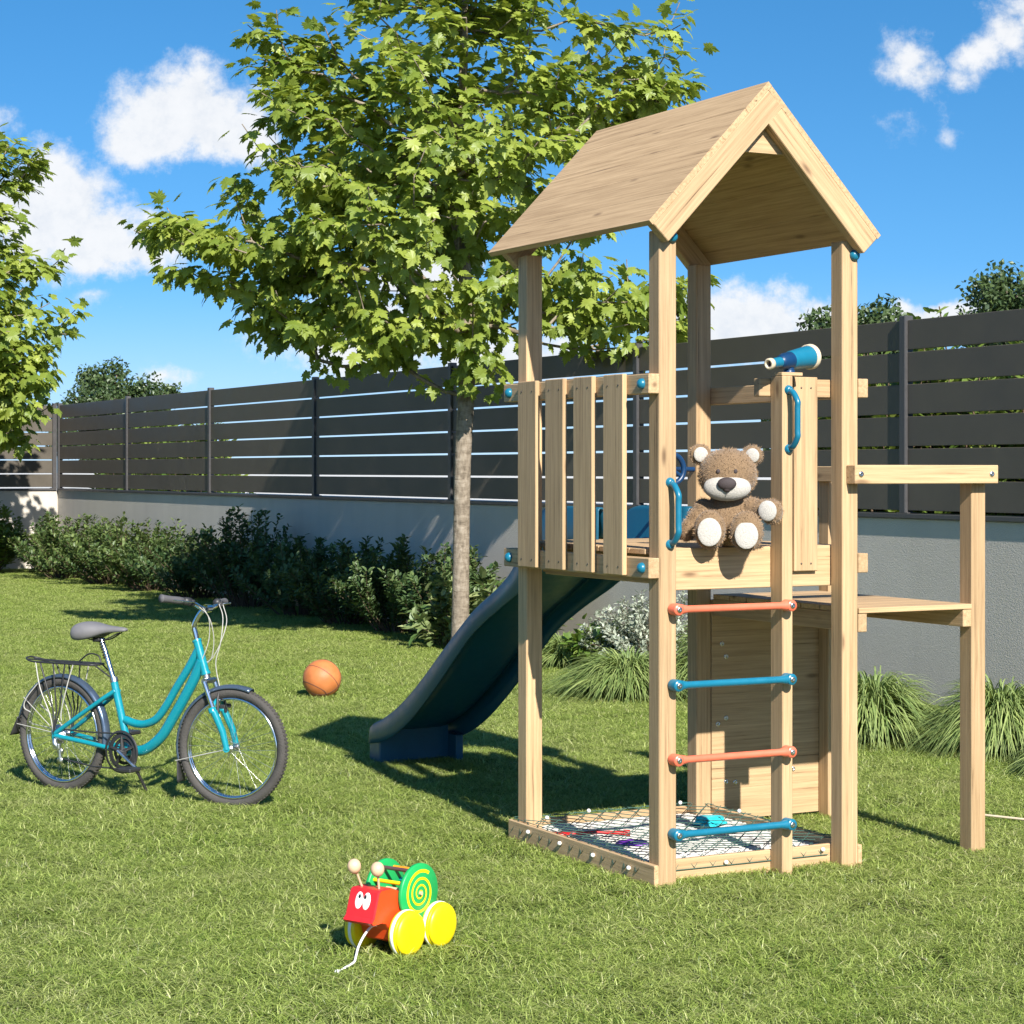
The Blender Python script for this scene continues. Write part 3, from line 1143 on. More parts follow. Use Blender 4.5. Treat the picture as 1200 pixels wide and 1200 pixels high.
m.build('mouth', M['nose'], bear)

# short pile standing out of the plush
Vf, Ff, Tf = [], [], []
ALLE = [(np.array(c), np.array(r), np.array(R)) for c, r, R in ELL]
PE = [(np.array(c), np.array(r) * 1.03, np.array(R)) for c, r, R in PADS + [MUZ]]
NPT = 1500
for ei, (c, r, R) in enumerate(ALLE):
    area = r[0] * r[1] + r[1] * r[2] + r[0] * r[2]
    n_ = int(NPT * area / .012)
    d = RNG.normal(size=(n_, 3))
    d /= np.linalg.norm(d, axis=1)[:, None]
    p = c + (d * r) @ R.T
    nrm = (d / r) @ R.T
    nrm /= np.linalg.norm(nrm, axis=1)[:, None]
    keep = np.ones(n_, bool)
    for ej, (c2, r2, R2) in enumerate(ALLE):
        if ej != ei:
            q = ((p - c2) @ R2) / r2
            keep &= (q ** 2).sum(1) > .98
    for c2, r2, R2 in PE:
        q = ((p - c2) @ R2) / r2
        keep &= (q ** 2).sum(1) > 1.0
    p, nrm = p[keep], nrm[keep]
    k = len(p)
    if k == 0:
        continue
    p = p - nrm * .0015
    tng = np.cross(nrm, RNG.normal(size=(k, 3)))
    tng /= np.linalg.norm(tng, axis=1)[:, None] + 1e-9
    tip = p + nrm * (.0058 + .003 * RNG.random((k, 1))) + RNG.normal(size=(k, 3)) * .0026
    b0 = len(Vf) * 3
    Vf_ = np.stack([p - tng * .0011, p + tng * .0011, tip], 1)
    Vf.extend(Vf_)
    Tf.extend(RNG.random(k))
Vf = np.array(Vf).reshape(-1, 3)
np_mesh('pile', Vf, np.arange(len(Vf)).reshape(-1, 3), np.array(Tf), M['fur'], bear)

# ------------------------------------------------------------------ ball
bl = MB()
bl.ball((0, 0, 0), .139, 40, 28)
mb_, t = new_mat('orange_leather_ball')
co = t.n('ShaderNodeTexCoord').outputs['Object']
vz = t.n('ShaderNodeTexVoronoi', {'Vector': co, 'Scale': 230.0})
nz = t.n('ShaderNodeTexNoise', {'Vector': co, 'Scale': 9.0, 'Detail': 5.0}).outputs[0]
col = t.ramp(nz, [(0.3, (.40, .125, .035)), (0.7, (.56, .20, .065))])
b = t.n('ShaderNodeBsdfPrincipled', {'Base Color': col, 'Roughness': .5, 'Specular IOR Level': .4})
bp = t.n('ShaderNodeBump', {'Height': vz.outputs['Distance'], 'Strength': .35, 'Distance': .002})
t.link(bp.outputs[0], b.inputs['Normal'])
out(t, b.outputs[0])
ball = bl.build('basketball', mb_)
ball.location = (1.46, 6.97, .139)
ball.rotation_euler = (.5, -.75, .35)
tag(ball, 'orange basketball lying on the lawn between the bicycle and the slide', 'ball')
sm_ = MB()
R_ = .1385
sm_.tube([(R_ * math.cos(a), R_ * math.sin(a), 0) for a in np.linspace(0, 2 * PI, 61)[:-1]], .0022, n=6, closed=True)
sm_.tube([(0, R_ * math.cos(a), R_ * math.sin(a)) for a in np.linspace(0, 2 * PI, 61)[:-1]], .0022, n=6, closed=True)
for s in (-1, 1):
    pp = []
    for a in np.linspace(0, 2 * PI, 61)[:-1]:
        d = Vector((s * .78, math.cos(a) * .80, math.sin(a) * .52)).normalized()
        pp.append(d * R_)
    sm_.tube(pp, .0022, n=6, closed=True)
sm_.build('seam', M['plum'], ball)

# ------------------------------------------------------------------ pull-along snail
FA = math.radians(206)
toy = empty('pull_along_snail', (-1.335, -.446, 0.004), FA)
tag(toy, 'red wooden pull-along snail with yellow wheels and green spiral drum on the grass', 'toy')
M['t_red'] = plain('toy_red_paint', (.62, .018, .022), .38, var=.05)
M['t_orange'] = plain('toy_orange_red_paint', (.72, .065, .012), .38, var=.05)
M['t_yellow'] = plain('toy_yellow_paint', (.85, .66, .006), .36, var=.04)
M['t_green'] = plain('toy_green_paint', (.012, .34, .085), .38, var=.05)
M['t_white'] = plain('toy_white_paint', (.82, .82, .80), .4, var=.03)
M['t_black'] = plain('toy_black_paint', (.012, .012, .012), .35)
M['t_wood'] = plain('toy_bare_beech', (.62, .42, .27), .5, var=.10)
M['t_blue'] = plain('toy_blue_paint', (.01, .40, .68), .38)
M['t_or'] = plain('toy_orange_paint', (.85, .28, .012), .38)
M['t_brown'] = plain('toy_brown_paint', (.10, .05, .05), .4)
m = MB()
prof_ = [(.208, .130), (.194, .143), (.168, .224), (.158, .232), (.100, .232), (.062, .216), (-.01, .165), (-.07, .130), (-.14, .118), (-.150, .105), (-.150, .060), (-.14, .048), (.080, .044),
         (.098, .054), (.112, .090), (.130, .114), (.155, .122), (.198, .120)]
wd = .064
vv = []
for y, sc_ in ((-wd, .985), (-wd + .006, 1.0), (wd - .006, 1.0), (wd, .985)):
    vv += [((x - .02) * sc_ + .02, y, (z - .14) * sc_ + .14) for x, z in prof_]
n_ = len(prof_)
m.add(vv, [tuple(range(n_)), tuple(range(3 * n_, 4 * n_))[::-1]], .5, False, 1)
for i in range(3):
    for k in range(n_):
        k2 = (k + 1) % n_
        front = k in (0, 1, 2, 3, 16, 17)
        m.add([vv[i * n_ + k], vv[i * n_ + k2], vv[(i + 1) * n_ + k2], vv[(i + 1) * n_ + k]], [(3, 2, 1, 0)], .5, False, 0 if front else 1)
m.build('body', [M['t_red'], M['t_orange']], toy)
# eyes on the slanted face
fp0, fp1 = Vector((.194, 0, .143)), Vector((.168, 0, .224))
fu = (fp1 - fp0).normalized()
fn = Vector((fu.z, 0, -fu.x))
for s in (-1, 1):
    m = MB()
    Rm = Matrix((fn, Vector((0, 1, 0)), fu)).transposed()
    c = fp0 + fu * .054 + Vector((0, s * .0165, 0))
    m.ball(c, (.003, .0165, .029), 20, 12, rot=Rm)
    ey = m.build('eye', M['t_white'], toy)
    m = MB()
    m.ball(c + fu * .013 + fn * .002 + Vector((0, -.002 - s * .004, 0)), (.003, .0058, .0075), 12, 8, rot=Rm)
    m.build('pupil', M['t_black'], ey)
for s, zt, yo in ((1, .300, .034), (-1, .304, -.040)):
    m = MB()
    top = Vector((.148 + (0 if s > 0 else .02), yo + s * .006, zt))
    m.tube([(.133, yo, .228), top], .0042, n=8)
    an = m.build('antenna', M['t_wood'], toy)
    m = MB()
    m.ball(top, (.0235, .0235, .0255), 18, 12)
    m.build('antenna_ball', M['t_wood'], an)
WX = (.062, -.112)
for x in WX:
    for s in (1, -1):
        m = MB()
        c = (x, s * .074, .077)
        m.lathe([(.0, 0), (.070, 0), (.076, .004), (.0775, .010), (.0775, .030), (.074, .0345)], c, (0, s, 0), n=36)
        m.lathe([(.074, .0345), (.0755, .038), (.073, .044), (.066, .049), (.05, .052), (.0, .053)], c, (0, s, 0), n=36)
        wh = m.build('wheel', M['t_yellow'], toy)
        m = MB()
        m.lathe([(.0776, .012), (.0792, .013), (.0792, .024), (.0776, .025)], c, (0, s, 0), n=36)
        m.build('rubber_band', M['t_white'], wh)
    m = MB()
    m.tube([(x, -.083, .077), (x, .083, .077)], .006, n=8)
    m.build('axle', M['t_wood'], toy)
DC = Vector((-.028, 0, .196))
for s in (1, -1):
    m = MB()
    m.lathe([(.0, 0), (.098, 0), (.1015, .003), (.1015, .013), (.098, .016), (.0, .016)], DC + Vector((0, s * .066, 0)), (0, s, 0), n=44)
    d = m.build('drum_disc', M['t_green'], toy)
    m = MB()
    nseg = 150
    vv, ff = [], []
    for i in range(nseg + 1):
        th = i / nseg * 2 * PI * 3.4
        rr = .005 + .073 * (i / nseg) ** 1.25
        hw = .0016 + .0040 * (i / nseg)
        for e in (-1, 1):
            vv.append((DC.x + (rr + e * hw) * math.cos(th - .3), DC.y + s * .0832, DC.z + (rr + e * hw) * math.sin(th - .3)))
        if i:
            q = (2 * i - 2, 2 * i - 1, 2 * i + 1, 2 * i)
            ff.append(q if s < 0 else q[::-1])
    m.add(vv, ff)
    m.build('spiral', M['t_yellow'], d)
for k, cn in enumerate(('t_brown', 't_or', 't_blue', 't_yellow', 't_blue', 't_or', 't_brown', 't_yellow')):
    a = PI / 2 + k * 2 * PI / 8 - .25
    m = MB()
    p = DC + Vector((.078 * math.cos(a), 0, .078 * math.sin(a)))
    m.tube([p + Vector((0, -.066, 0)), p + Vector((0, .066, 0))], .0068, n=10)
    m.build('drum_rod', M[cn], toy)
m = MB()
m.tube([DC + Vector((0, -.09, 0)), DC + Vector((0, .09, 0))], .007, n=10)
m.build('drum_axle', M['t_wood'], toy)
inv = Matrix.Rotation(-FA, 3, 'Z')


def toyl(x, y, z):
    v = inv @ Vector((x + 1.335, y + .446, z - .004))
    return v


e_ = toyl(-1.665, -.705, .016)
m = MB()
m.tube(smooth_path([(.08, .012, .095), (.14, .013, .105), (.185, .016, .085), (.225, e_.y * .25, .052), (.270, e_.y * .55, .030), (.31, e_.y * .8, .020), tuple(e_)], 6), .0042, n=8)
m.ball(e_, (.009, .009, .009), 10, 7)
m.build('pull_string', M['t_white'], toy)

# ------------------------------------------------------------------ bicycle
BU = (.5162, -.8565)
bike = empty('bicycle', (-1.384, 3.562, .0), math.atan2(BU[1], BU[0]))
tag(bike, 'turquoise step-through bicycle with rear rack and black tyres standing on the lawn', 'bicycle')
M['b_paint'] = plain('turquoise_bike_paint', (.005, .225, .285), .25, var=.03, coat=.6)
M['b_tyre'] = plain('tyre_rubber', (.060, .055, .050), .8, var=.15, bump=.5, bscale=160)
M['b_black'] = plain('bike_black', (.025, .025, .026), .45)
M['b_grip'] = plain('grey_grip', (.085, .083, .088), .7)
M['b_saddle'] = plain('grey_saddle', (.15, .145, .15), .6, var=.06)
M['b_fender'] = plain('blue_grey_fender', (.10, .14, .20), .28, metal=.6)
M['b_cable'] = plain('grey_cable', (.40, .39, .36), .5)
WR = .293
WB = 1.088
LEAN = math.radians(0.6)
bike.rotation_euler = (0, 0, math.atan2(BU[1], BU[0]))


def wheel(cx, steer, rear):
    wh = empty('wheel', (cx, 0, WR))
    wh.parent = bike
    wh.rotation_euler = (0, 0, steer)
    rt = WR - .023
    m = MB()
    m.tube([(rt * math.cos(a), 0, rt * math.sin(a)) for a in np.linspace(0, 2 * PI, 73)[:-1]], .0235, n=14, closed=True)
    for i in range(96):     # tread blocks
        a = 2 * PI * i / 96
        for s in (-1, 1):
            R = Matrix.Rotation(-a, 4, 'Y')
            m.box((rt + .0190, s * .009 - .006, -.0050), (rt + .0243, s * .009 + .006, .0050), .001, .5, xf=R @ Matrix.Rotation(0, 4, 'X'))
    m.build('tyre', M['b_tyre'], wh)
    m = MB()
    rr = WR - .052
    for k in (-1, 1):
        m.tube([(rr * math.cos(a), k * .009, rr * math.sin(a)) for a in np.linspace(0, 2 * PI, 73)[:-1]], .0075, n=8, closed=True)
    m.tube([((rr + .006) * math.cos(a), 0, (rr + .006) * math.sin(a)) for a in np.linspace(0, 2 * PI, 73)[:-1]], .0075, n=8, closed=True)
    m.build('rim', M['chrome'], wh)
    m = MB()
    m.tube([(0, -.05, 0), (0, .05, 0)], .007, n=10)
    m.lathe([(.0, -.036), (.018, -.036), (.018, -.031), (.011, -.028), (.011, .028), (.018, .031), (.018, .036), (0, .036)], (0, 0, 0), (0, 1, 0), n=18)
    m.build('hub', M['steel'], wh)
    m = MB()
    for i in range(32):
        a = 2 * PI * i / 32
        s = 1 if i % 2 else -1
        off = .55 * (1 if (i // 2) % 2 else -1)
        m.tube([(.018 * math.cos(a + off), s * .030, .018 * math.sin(a + off)), (rr * math.cos(a), 0, rr * math.sin(a))], .00095, n=4, caps=False)
    m.build('spokes', M['steel'], wh)
    return wh


STEER = math.radians(11)
wheel(0, 0, True)
wf = wheel(WB, STEER, False)
wf.location = (.936 + math.cos(STEER) * (WB - .936), math.sin(STEER) * (WB - .936), WR)

fr = MB()
# head tube, twin curved main tubes, seat tube
fr.tube([(.880, 0, .806), (.936, 0, .650)], [.021, .021], n=16)
fr.tube([(.877, 0, .812), (.881, 0, .803)], .024, n=16)
fr.tube([(.934, 0, .657), (.939, 0, .644)], .024, n=16)
fr.tube(smooth_path([(.892, 0, .772), (.825, 0, .668), (.755, 0, .575), (.690, 0, .482), (.625, 0, .410), (.555, 0, .380), (.490, 0, .377), (.420, 0, .392)], 5), .0200, n=14)
fr.tube(smooth_path([(.912, 0, .712), (.855, 0, .605), (.790, 0, .505), (.725, 0, .412), (.665, 0, .332), (.600, 0, .278), (.535, 0, .246), (.455, 0, .238)], 5), .0265, n=14)
fr.tube([(.338, 0, .596), (.446, 0, .238)], .0195, n=14)
fr.tube([(.448, -.036, .238), (.448, .036, .238)], .024, n=16)
for s in (-1, 1):
    fr.tube(smooth_path([(.362, s * .014, .535), (.30, s * .030, .495), (.16, s * .046, .405), (.0, s * .058, .302)], 4), .0115, n=10)
    fr.tube(smooth_path([(.432, s * .022, .240), (.34, s * .038, .250), (.2, s * .048, .268), (.0, s * .058, .290)], 4), .0120, n=10)
    fr.box((-.020, s * .058 - .003, .272), (.018, s * .058 + .003, .312), .002)
fr.tube([(.30, -.030, .492), (.30, .030, .492)], .008, n=8)
fr.build('frame', M['b_paint'], bike)

fk = empty('fork', (.936, 0, .650))
fk.parent = bike
fk.rotation_euler = (0, 0, STEER)


def fl(x, y, z):
    return (x - .936, y, z - .650)


m = MB()
for s in (-1, 1):
    m.tube([fl(1.010, s * .052, .472), fl(1.058, s * .052, .376), fl(WB - .006, s * .052, .288)], [.0185, .017, .0145], n=12)
    m.tube([fl(WB - .012, s * .045, .293), fl(WB - .004, s * .060, .293)], .016, n=12)
    m.lathe([(.0205, 0), (.0205, .022), (.017, .026)], fl(1.006, s * .052, .466), (-.32, 0, .95), n=14)
m.tube(arc(fl(1.006, 0, .475), .052, 0, PI, 10, 0), .009, n=8)
m.build('fork_leg', M['b_paint'], fk)
m = MB()
for s in (-1, 1):
    m.tube([fl(.955, s * .052, .615), fl(1.020, s * .052, .448)], .0125, n=12)
m.build('stanchion', M['chrome'], fk)
m = MB()
m.tube([fl(.955, -.054, .616), fl(.955, .054, .616)], .0145, n=12)
m.tube([fl(.931, 0, .668), fl(.945, 0, .620)], .018, n=12)
m.build('fork_crown', M['steel'], fk)
m = MB()
for s in (-1, 1):
    m.tube([fl(1.026, s * .04, .46), fl(1.022, s * .036, .53), fl(1.018, s * .020, .56)], [.008, .006, .004], n=8)
    m.box(fl(1.03, s * .030 - .006, .485), fl(1.06, s * .030 + .006, .505), .003)
m.tube(smooth_path([fl(1.018, -.022, .56), fl(1.015, 0, .578), fl(1.018, .022, .56)], 4), .0025, n=6)
m.build('brake', M['b_black'], fk)

# handlebar
hb = empty('handlebar', (.877, 0, .812))
hb.parent = bike
hb.rotation_euler = (0, 0, math.radians(9))


def hl(x, y, z):
    return (x - .877, y, z - .812)


m = MB()
m.tube(smooth_path([hl(.881, 0, .80), hl(.872, 0, .838), hl(.862, 0, .878), hl(.880, 0, .920), hl(.908, 0, .956), hl(.935, 0, .966)], 5), [.0125] * 25 + [.0135], n=12)
m.lathe([(.021, -.022), (.021, .022)], hl(.935, 0, .968), (0, 1, 0), n=14)
m.build('stem', M['chrome'], hb)
LGRIP = [(.900, .170, .988), (.868, .272, .984)]
RGRIP = [(.900, -.170, 1.012), (.862, -.275, 1.026)]
m = MB()
m.tube(smooth_path([hl(*RGRIP[1]), hl(*RGRIP[0]), hl(.922, -.11, .998), hl(.936, -.05, .972), hl(.936, .04, .968), hl(.924, .11, .980), hl(*LGRIP[0]), hl(*LGRIP[1])], 5), .0112, n=10)
m.build('bar', M['chrome'], hb)
for g_ in (LGRIP, RGRIP):
    m = MB()
    a, b = Vector(hl(*g_[0])), Vector(hl(*g_[1]))
    d = (b - a).normalized()
    m.lathe([(.0125, 0), (.0175, .002), (.0185, .03), (.0175, .07), (.0185, .11), (.0205, .128), (.0205, .134), (.0, .137)], a, d, n=16)
    m.build('grip', M['b_grip'], hb)
    m = MB()
    m.lathe([(.0, -.052), (.0185, -.050), (.0205, -.03), (.0195, -.006), (.0, -.004)], a, d, n=16)
    c = a - d * .035
    m.box(c + Vector((-.004, -.012, -.022)), c + Vector((.034, .014, .010)), .006)
    m.build('shifter', M['b_black'], hb)
    m = MB()
    side = Vector((.045, 0, -.004))
    m.tube(smooth_path([c + Vector((.03, 0, -.006)), c + side + d * .02, c + side * 1.15 + d * .07, c + side * .95 + d * .125, c + side * .9 + d * .14], 4), [.006] * 6 + [.0052] * 11, n=8, flat=.6)
    m.build('brake_lever', M['steel'], hb)
m = MB()
for pts in ([(.948, -.06, .975), (.978, -.04, .91), (.980, -.01, .82), (.960, .005, .73), (.93, .0, .70)],
            [(.95, .09, .985), (.995, .05, .92), (1.00, .02, .80), (.980, .01, .70), (1.010, .0, .58)],
            [(.945, -.09, .98), (.972, -.05, .93), (.960, -.02, .83), (.935, -.02, .75), (.91, -.022, .70)],
            [(.955, .12, .98), (1.005, .07, .90), (.99, .03, .79), (.95, .022, .72), (.90, .024, .68)]):
    m.tube(smooth_path([hl(*p) for p in pts], 6), .0024, n=6)
m.build('cable', M['b_cable'], hb)

# saddle
m = MB()
rows = [(.098, .036, .795, .846), (.106, .078, .772, .862), (.145, .096, .762, .878), (.20, .092, .770, .878), (.25, .068, .790, .869), (.30, .042, .816, .861),
        (.36, .028, .824, .858), (.41, .023, .829, .855), (.424, .012, .834, .850)]
nn = 16
vv, ff = [], []
for x, hw, zb, zt in rows:
    for k in range(nn):
        a = 2 * PI * k / nn
        cz = zt - (zt - zb) * .5
        z = cz + (zt - zb) * .5 * math.sin(a)
        if math.sin(a) < 0:
            z = cz + (zt - zb) * .62 * math.sin(a) * (abs(math.cos(a)) ** .6)
        vv.append((x, hw * math.copysign(abs(math.cos(a)) ** .75, math.cos(a)), z))
for i in range(len(rows) - 1):
    for k in range(nn):
        ff.append((i * nn + k, i * nn + (k + 1) % nn, (i + 1) * nn + (k + 1) % nn, (i + 1) * nn + k))
ff += [tuple(range(nn))[::-1], tuple((len(rows) - 1) * nn + k for k in range(nn))]
m.add(vv, ff)
sd_ = m.build('saddle', M['b_saddle'], bike)
ss_ = sd_.modifiers.new('sub', 'SUBSURF')
ss_.levels = 1
ss_.render_levels = 2
m = MB()
for s in (-1, 1):
    m.tube(smooth_path([(.14, s * .034, .815), (.20, s * .024, .788), (.29, s * .022, .788), (.385, s * .008, .828)], 4), .0035, n=6)
m.box((.215, -.026, .776), (.262, .026, .796), .005)
m.build('rails', M['b_black'], sd_)
m = MB()
m.tube([(.254, 0, .79), (.282, 0, .730), (.340, 0, .588)], [.0125, .0128, .0128], n=14)
m.build('seat_post', M['chrome'], bike)
m = MB()
for i in range(7):
    p = Vector((.258, 0, .780)).lerp(Vector((.290, 0, .70)), i / 6)
    m.lathe([(.0135, -.0045), (.0175, 0), (.0135, .0045)], p, (.37, 0, -.93), n=14)
m.build('boot', M['b_black'], bike)
m = MB()
m.lathe([(.021, -.012), (.021, .012)], (.342, 0, .588), (-.3, 0, .95), n=14)
m.box((.322, -.010, .578), (.332, .030, .596), .003)
m.build('seat_clamp', M['steel'], bike)

# cranks, pedals, chain
cr = empty('crankset', (.448, 0, .238))
cr.parent = bike


def cl(x, y, z):
    return (x - .448, y, z - .238)


m = MB()
m.lathe([(.070, -.002), (.088, -.002), (.092, 0), (.088, .002), (.070, .002)], cl(.448, -.050, .238), (0, 1, 0), n=40)
for i in range(44):
    a = 2 * PI * i / 44
    R = Matrix.Translation(cl(.448, -.050, .238)) @ Matrix.Rotation(-a, 4, 'Y')
    m.box((.090, -.0015, -.0035), (.0965, .0015, .0035), .0005, .5, xf=R)
m.lathe([(.050, -.002), (.066, -.002), (.066, .002), (.050, .002)], cl(.448, -.041, .238), (0, 1, 0), n=32)
for i in range(5):
    a = 2 * PI * i / 5 + .4
    m.tube([cl(.448, -.052, .238), cl(.448 + .078 * math.cos(a), -.052, .238 + .078 * math.sin(a))], [.012, .007], n=8)
m.lathe([(.0, -.008), (.024, -.006), (.026, .004)], cl(.448, -.052, .238), (0, 1, 0), n=18)
m.build('chainring', M['b_black'], cr)
m = MB()
m.lathe([(.097, 0), (.107, 0), (.108, .004), (.097, .005)], cl(.448, -.062, .238), (0, 1, 0), n=44)
m.build('chain_guard', M['b_black'], cr)
ca = math.radians(-33)
cd_ = Vector((math.cos(ca), 0, math.sin(ca)))
for s in (-1, 1):
    m = MB()
    o0 = Vector(cl(.448, s * .072, .238))
    d = cd_ * (1 if s < 0 else -1)
    m.tube([Vector(cl(.448, s * .03, .238)), o0], .010, n=10)
    m.tube([o0 - d * .012, o0 + d * .06, o0 + d * .135], [.014, .0115, .011], n=10, flat=.7)
    m.build('crank_arm', M['steel'], cr)
    m = MB()
    e = o0 + d * .133 + Vector((0, s * .014, 0))
    m.box(e + Vector((-.042, 0, -.010)), e + Vector((.042, .0, .010)) + Vector((0, s * .082, 0)), .005) if s > 0 else \
        m.box(e + Vector((-.042, -.082, -.010)), e + Vector((.042, .0, .010)), .005)
    m.build('pedal', M['b_black'], cr)
m = MB()
m.tube([(.448, -.050, .328), (.25, -.050, .322), (.02, -.048, .325)], .0042, n=6)
m.tube([(.420, -.050, .150), (.25, -.050, .150), (.035, -.048, .175)], .0042, n=6)
m.build('chain', M['b_black'], bike)
m = MB()
for i, r in enumerate((.052, .046, .040, .034, .028)):
    m.lathe([(.015, 0), (r, 0), (r, .0022), (.015, .0022)], (0, -.036 - i * .0045, WR), (0, 1, 0), n=26)
m.build('sprockets', M['steel'], bike)
m = MB()
m.tube([(.0, -.062, .272), (.01, -.070, .250), (.022, -.058, .225)], [.012, .016, .012], n=10)
m.box((-.006, -.074, .222), (.040, -.050, .252), .006)
m.tube([(.024, -.052, .222), (.030, -.050, .160)], [.010, .009], n=8)
for z in (.212, .165):
    m.lathe([(.0, -.005), (.018, -.005), (.018, .005), (.0, .005)], (.026, -.048, z), (0, 1, 0), n=14)
m.build('derailleur', M['steel'], bike)
# stand
m = MB()
m.tube([(.40, .03, .225), (.425, .10, .10), (.44, .150, .006)], [.009, .008, .008], n=8)
m.box((.415, .138, -.002), (.47, .162, .012), .004)
m.build('kickstand', M['b_black'], bike)


def fender(cx, a0, a1, name, parent=None):
    rf = WR + .009
    m = MB()
    sec = [(-.026, -.012), (-.024, -.002), (-.015, .005), (0, .007), (.015, .005), (.024, -.002), (.026, -.012)]
    n = 30
    vv, ff = [], []
    for i in range(n + 1):
        a = a0 + (a1 - a0) * i / n
        for y, dr in sec:
            vv.append((cx + (rf + dr) * math.cos(a), y, WR + (rf + dr) * math.sin(a)))
    ns_ = len(sec)
    for i in range(n):
        for k in range(ns_ - 1):
            ff.append((i * ns_ + k, i * ns_ + k + 1, (i + 1) * ns_ + k + 1, (i + 1) * ns_ + k))
    m.add(vv, ff)
    o = m.build(name, M['b_fender'], parent or bike)
    s_ = o.modifiers.new('thick', 'SOLIDIFY')
    s_.thickness = .0018
    return o


def flap(cx, a0, a1, parent):
    m = MB()
    vv, ff = [], []
    n = 8
    for i in range(n + 1):
        f = i / n
        a = a0 + (a1 - a0) * f
        r = WR + .010 + .032 * f ** 1.6
        hw = .030 + .010 * f
        for y in (-hw, 0, hw):
            vv.append((cx + r * math.cos(a), y, WR + (r) * math.sin(a)))
    for i in range(n):
        for k in range(2):
            ff.append((i * 3 + k, i * 3 + k + 1, i * 3 + k + 4, i * 3 + k + 3))
    m.add(vv, ff)
    o = m.build('mud_flap', M['b_black'], parent)
    s_ = o.modifiers.new('thick', 'SOLIDIFY')
    s_.thickness = .003
    return o


f1 = fender(0, math.radians(-12), math.radians(168), 'mudguard')
flap(0, math.radians(166), math.radians(184), f1)
f2 = fender(WB, math.radians(70), math.radians(195), 'mudguard')
flap(WB, math.radians(193), math.radians(212), f2)
f2.parent = fk
f2.location = (-.936, 0, -.650)
for s in (-1, 1):
    for p in ([(0, s * .045, .300), (-.25, s * .030, .47)], [(WB, s * .060, .293), (WB - .30, s * .030, .22)], [(0, s * .045, .300), (-.295, s * .030, .33)]):
        m = MB()
        m.tube(p, .0022, n=5)
        m.build('mudguard_stay', M['b_cable'], f2 if p[0][0] > .5 else f1)
# rack
m = MB()
zr = .660
loop = smooth_path([(.245, 0, zr), (.235, .04, zr), (.19, .055, zr), (0, .058, zr), (-.16, .055, zr), (-.225, .035, zr + .012), (-.235, 0, zr + .018),
                    (-.225, -.035, zr + .012), (-.16, -.055, zr), (0, -.058, zr), (.19, -.055, zr), (.235, -.04, zr), (.245, 0, zr)], 4)
m.tube(loop, .005, n=8)
for y in (-.02, .02):
    m.tube([(.235, y, zr), (-.225, y, zr + .008)], .004, n=6)
for x in (.16, .02, -.12):
    m.tube([(x, -.055, zr), (x, .055, zr)], .004, n=6)
for s in (-1, 1):
    m.tube([(.235, s * .03, zr), (.34, s * .012, .595)], .004, n=6)
    for x in (.06, -.02, -.11):
        m.tube([(x, s * .056, zr), (.02 + x * .25, s * .066, .42), (-.004, s * .066, .305)], .0042, n=6)
m.tube(smooth_path([(.10, 0, zr + .005), (.17, 0, zr + .05), (.235, 0, zr + .045), (.255, 0, zr + .01)], 5), .004, n=6)
m.build('rack', M['b_black'], bike)
m = MB()
for s in (-1, 1):
    m.tube(smooth_path([(-.14, s * .058, zr), (-.10, s * .066, .53), (-.03, s * .068, .40), (-.005, s * .066, .31)], 4), .0032, n=6)
    m.tube(smooth_path([(.12, s * .058, zr), (.09, s * .066, .56), (.05, s * .068, .42), (.045, s * .062, .37)], 4), .0032, n=6)
    m.tube(smooth_path([(-.13, s * .05, .55), (-.20, s * .06, .47), (-.215, s * .06, .42), (-.17, s * .06, .40)], 4), .0032, n=6)
m.build('rack_stay', M['b_cable'], bike)
# lean the whole machine slightly onto its stand (about the contact line)
bike.rotation_mode = 'QUATERNION'
qz = Quaternion((0, 0, 1), math.atan2(BU[1], BU[0]))
bike.rotation_quaternion = qz @ Quaternion((1, 0, 0), -LEAN)

# thin pale cane on the grass
m = MB()
m.tube([(2.16, .70, .030), (2.36, .22, .034), (2.62, -.38, .030)], .006, n=8)
tag(m.build('garden_cane', M['cream']), 'thin pale cane lying on the grass beside the balcony post', 'cane')

# ------------------------------------------------------------------ vegetation
def rand_rot(n, rng):
    q = rng.normal(size=(n, 4))
    q /= np.linalg.norm(q, axis=1)[:, None]
    return q


def frames(yv, nv):
    """Rotation matrices whose local y is yv and local z is near nv."""
    y = yv / (np.linalg.norm(yv, axis=1)[:, None] + 1e-9)
    x = np.cross(y, nv)
    x /= np.linalg.norm(x, axis=1)[:, None] + 1e-9
    z = np.cross(x, y)
    return np.stack([x, y, z], 2)


HALF = [(.0, -.02), (.13, -.10), (.40, -.10), (.33, .04), (.52, .10), (.40, .20), (.62, .34), (.47, .42), (.60, .56), (.40, .56), (.24, .54), (.30, .74), (.17, .80), (.11, .92), (.0, 1.10)]
MAPLE2D = HALF + [(-x, y) for x, y in HALF[-2:0:-1]]
_m = [(0.0, .38)] + MAPLE2D
MV = np.array([(x, y, -.42 * (x * x) - .30 * max(y - .25, 0) ** 2 + .10 * abs(x)) for x, y in _m])
MF = np.array([(0, i, i % (len(_m) - 1) + 1) for i in range(1, len(_m))])
MF = MF[:, [0, 1, 2]]
SV = np.array([(0, 0, 0), (.26, .35, .05), (.22, .72, .03), (0, 1.0, -.10), (-.22, .72, .03), (-.26, .35, .05), (0, .5, -.02)])
SF = np.array([(6, 0, 1), (6, 1, 2), (6, 2, 3), (6, 3, 4), (6, 4, 5), (6, 5, 0)])
CV = np.array([(0, 0, 0), (.34, .45, .06), (0, 1.0, -.06), (-.34, .45, .06)])
CF = np.array([(0, 1, 2), (0, 2, 3)])


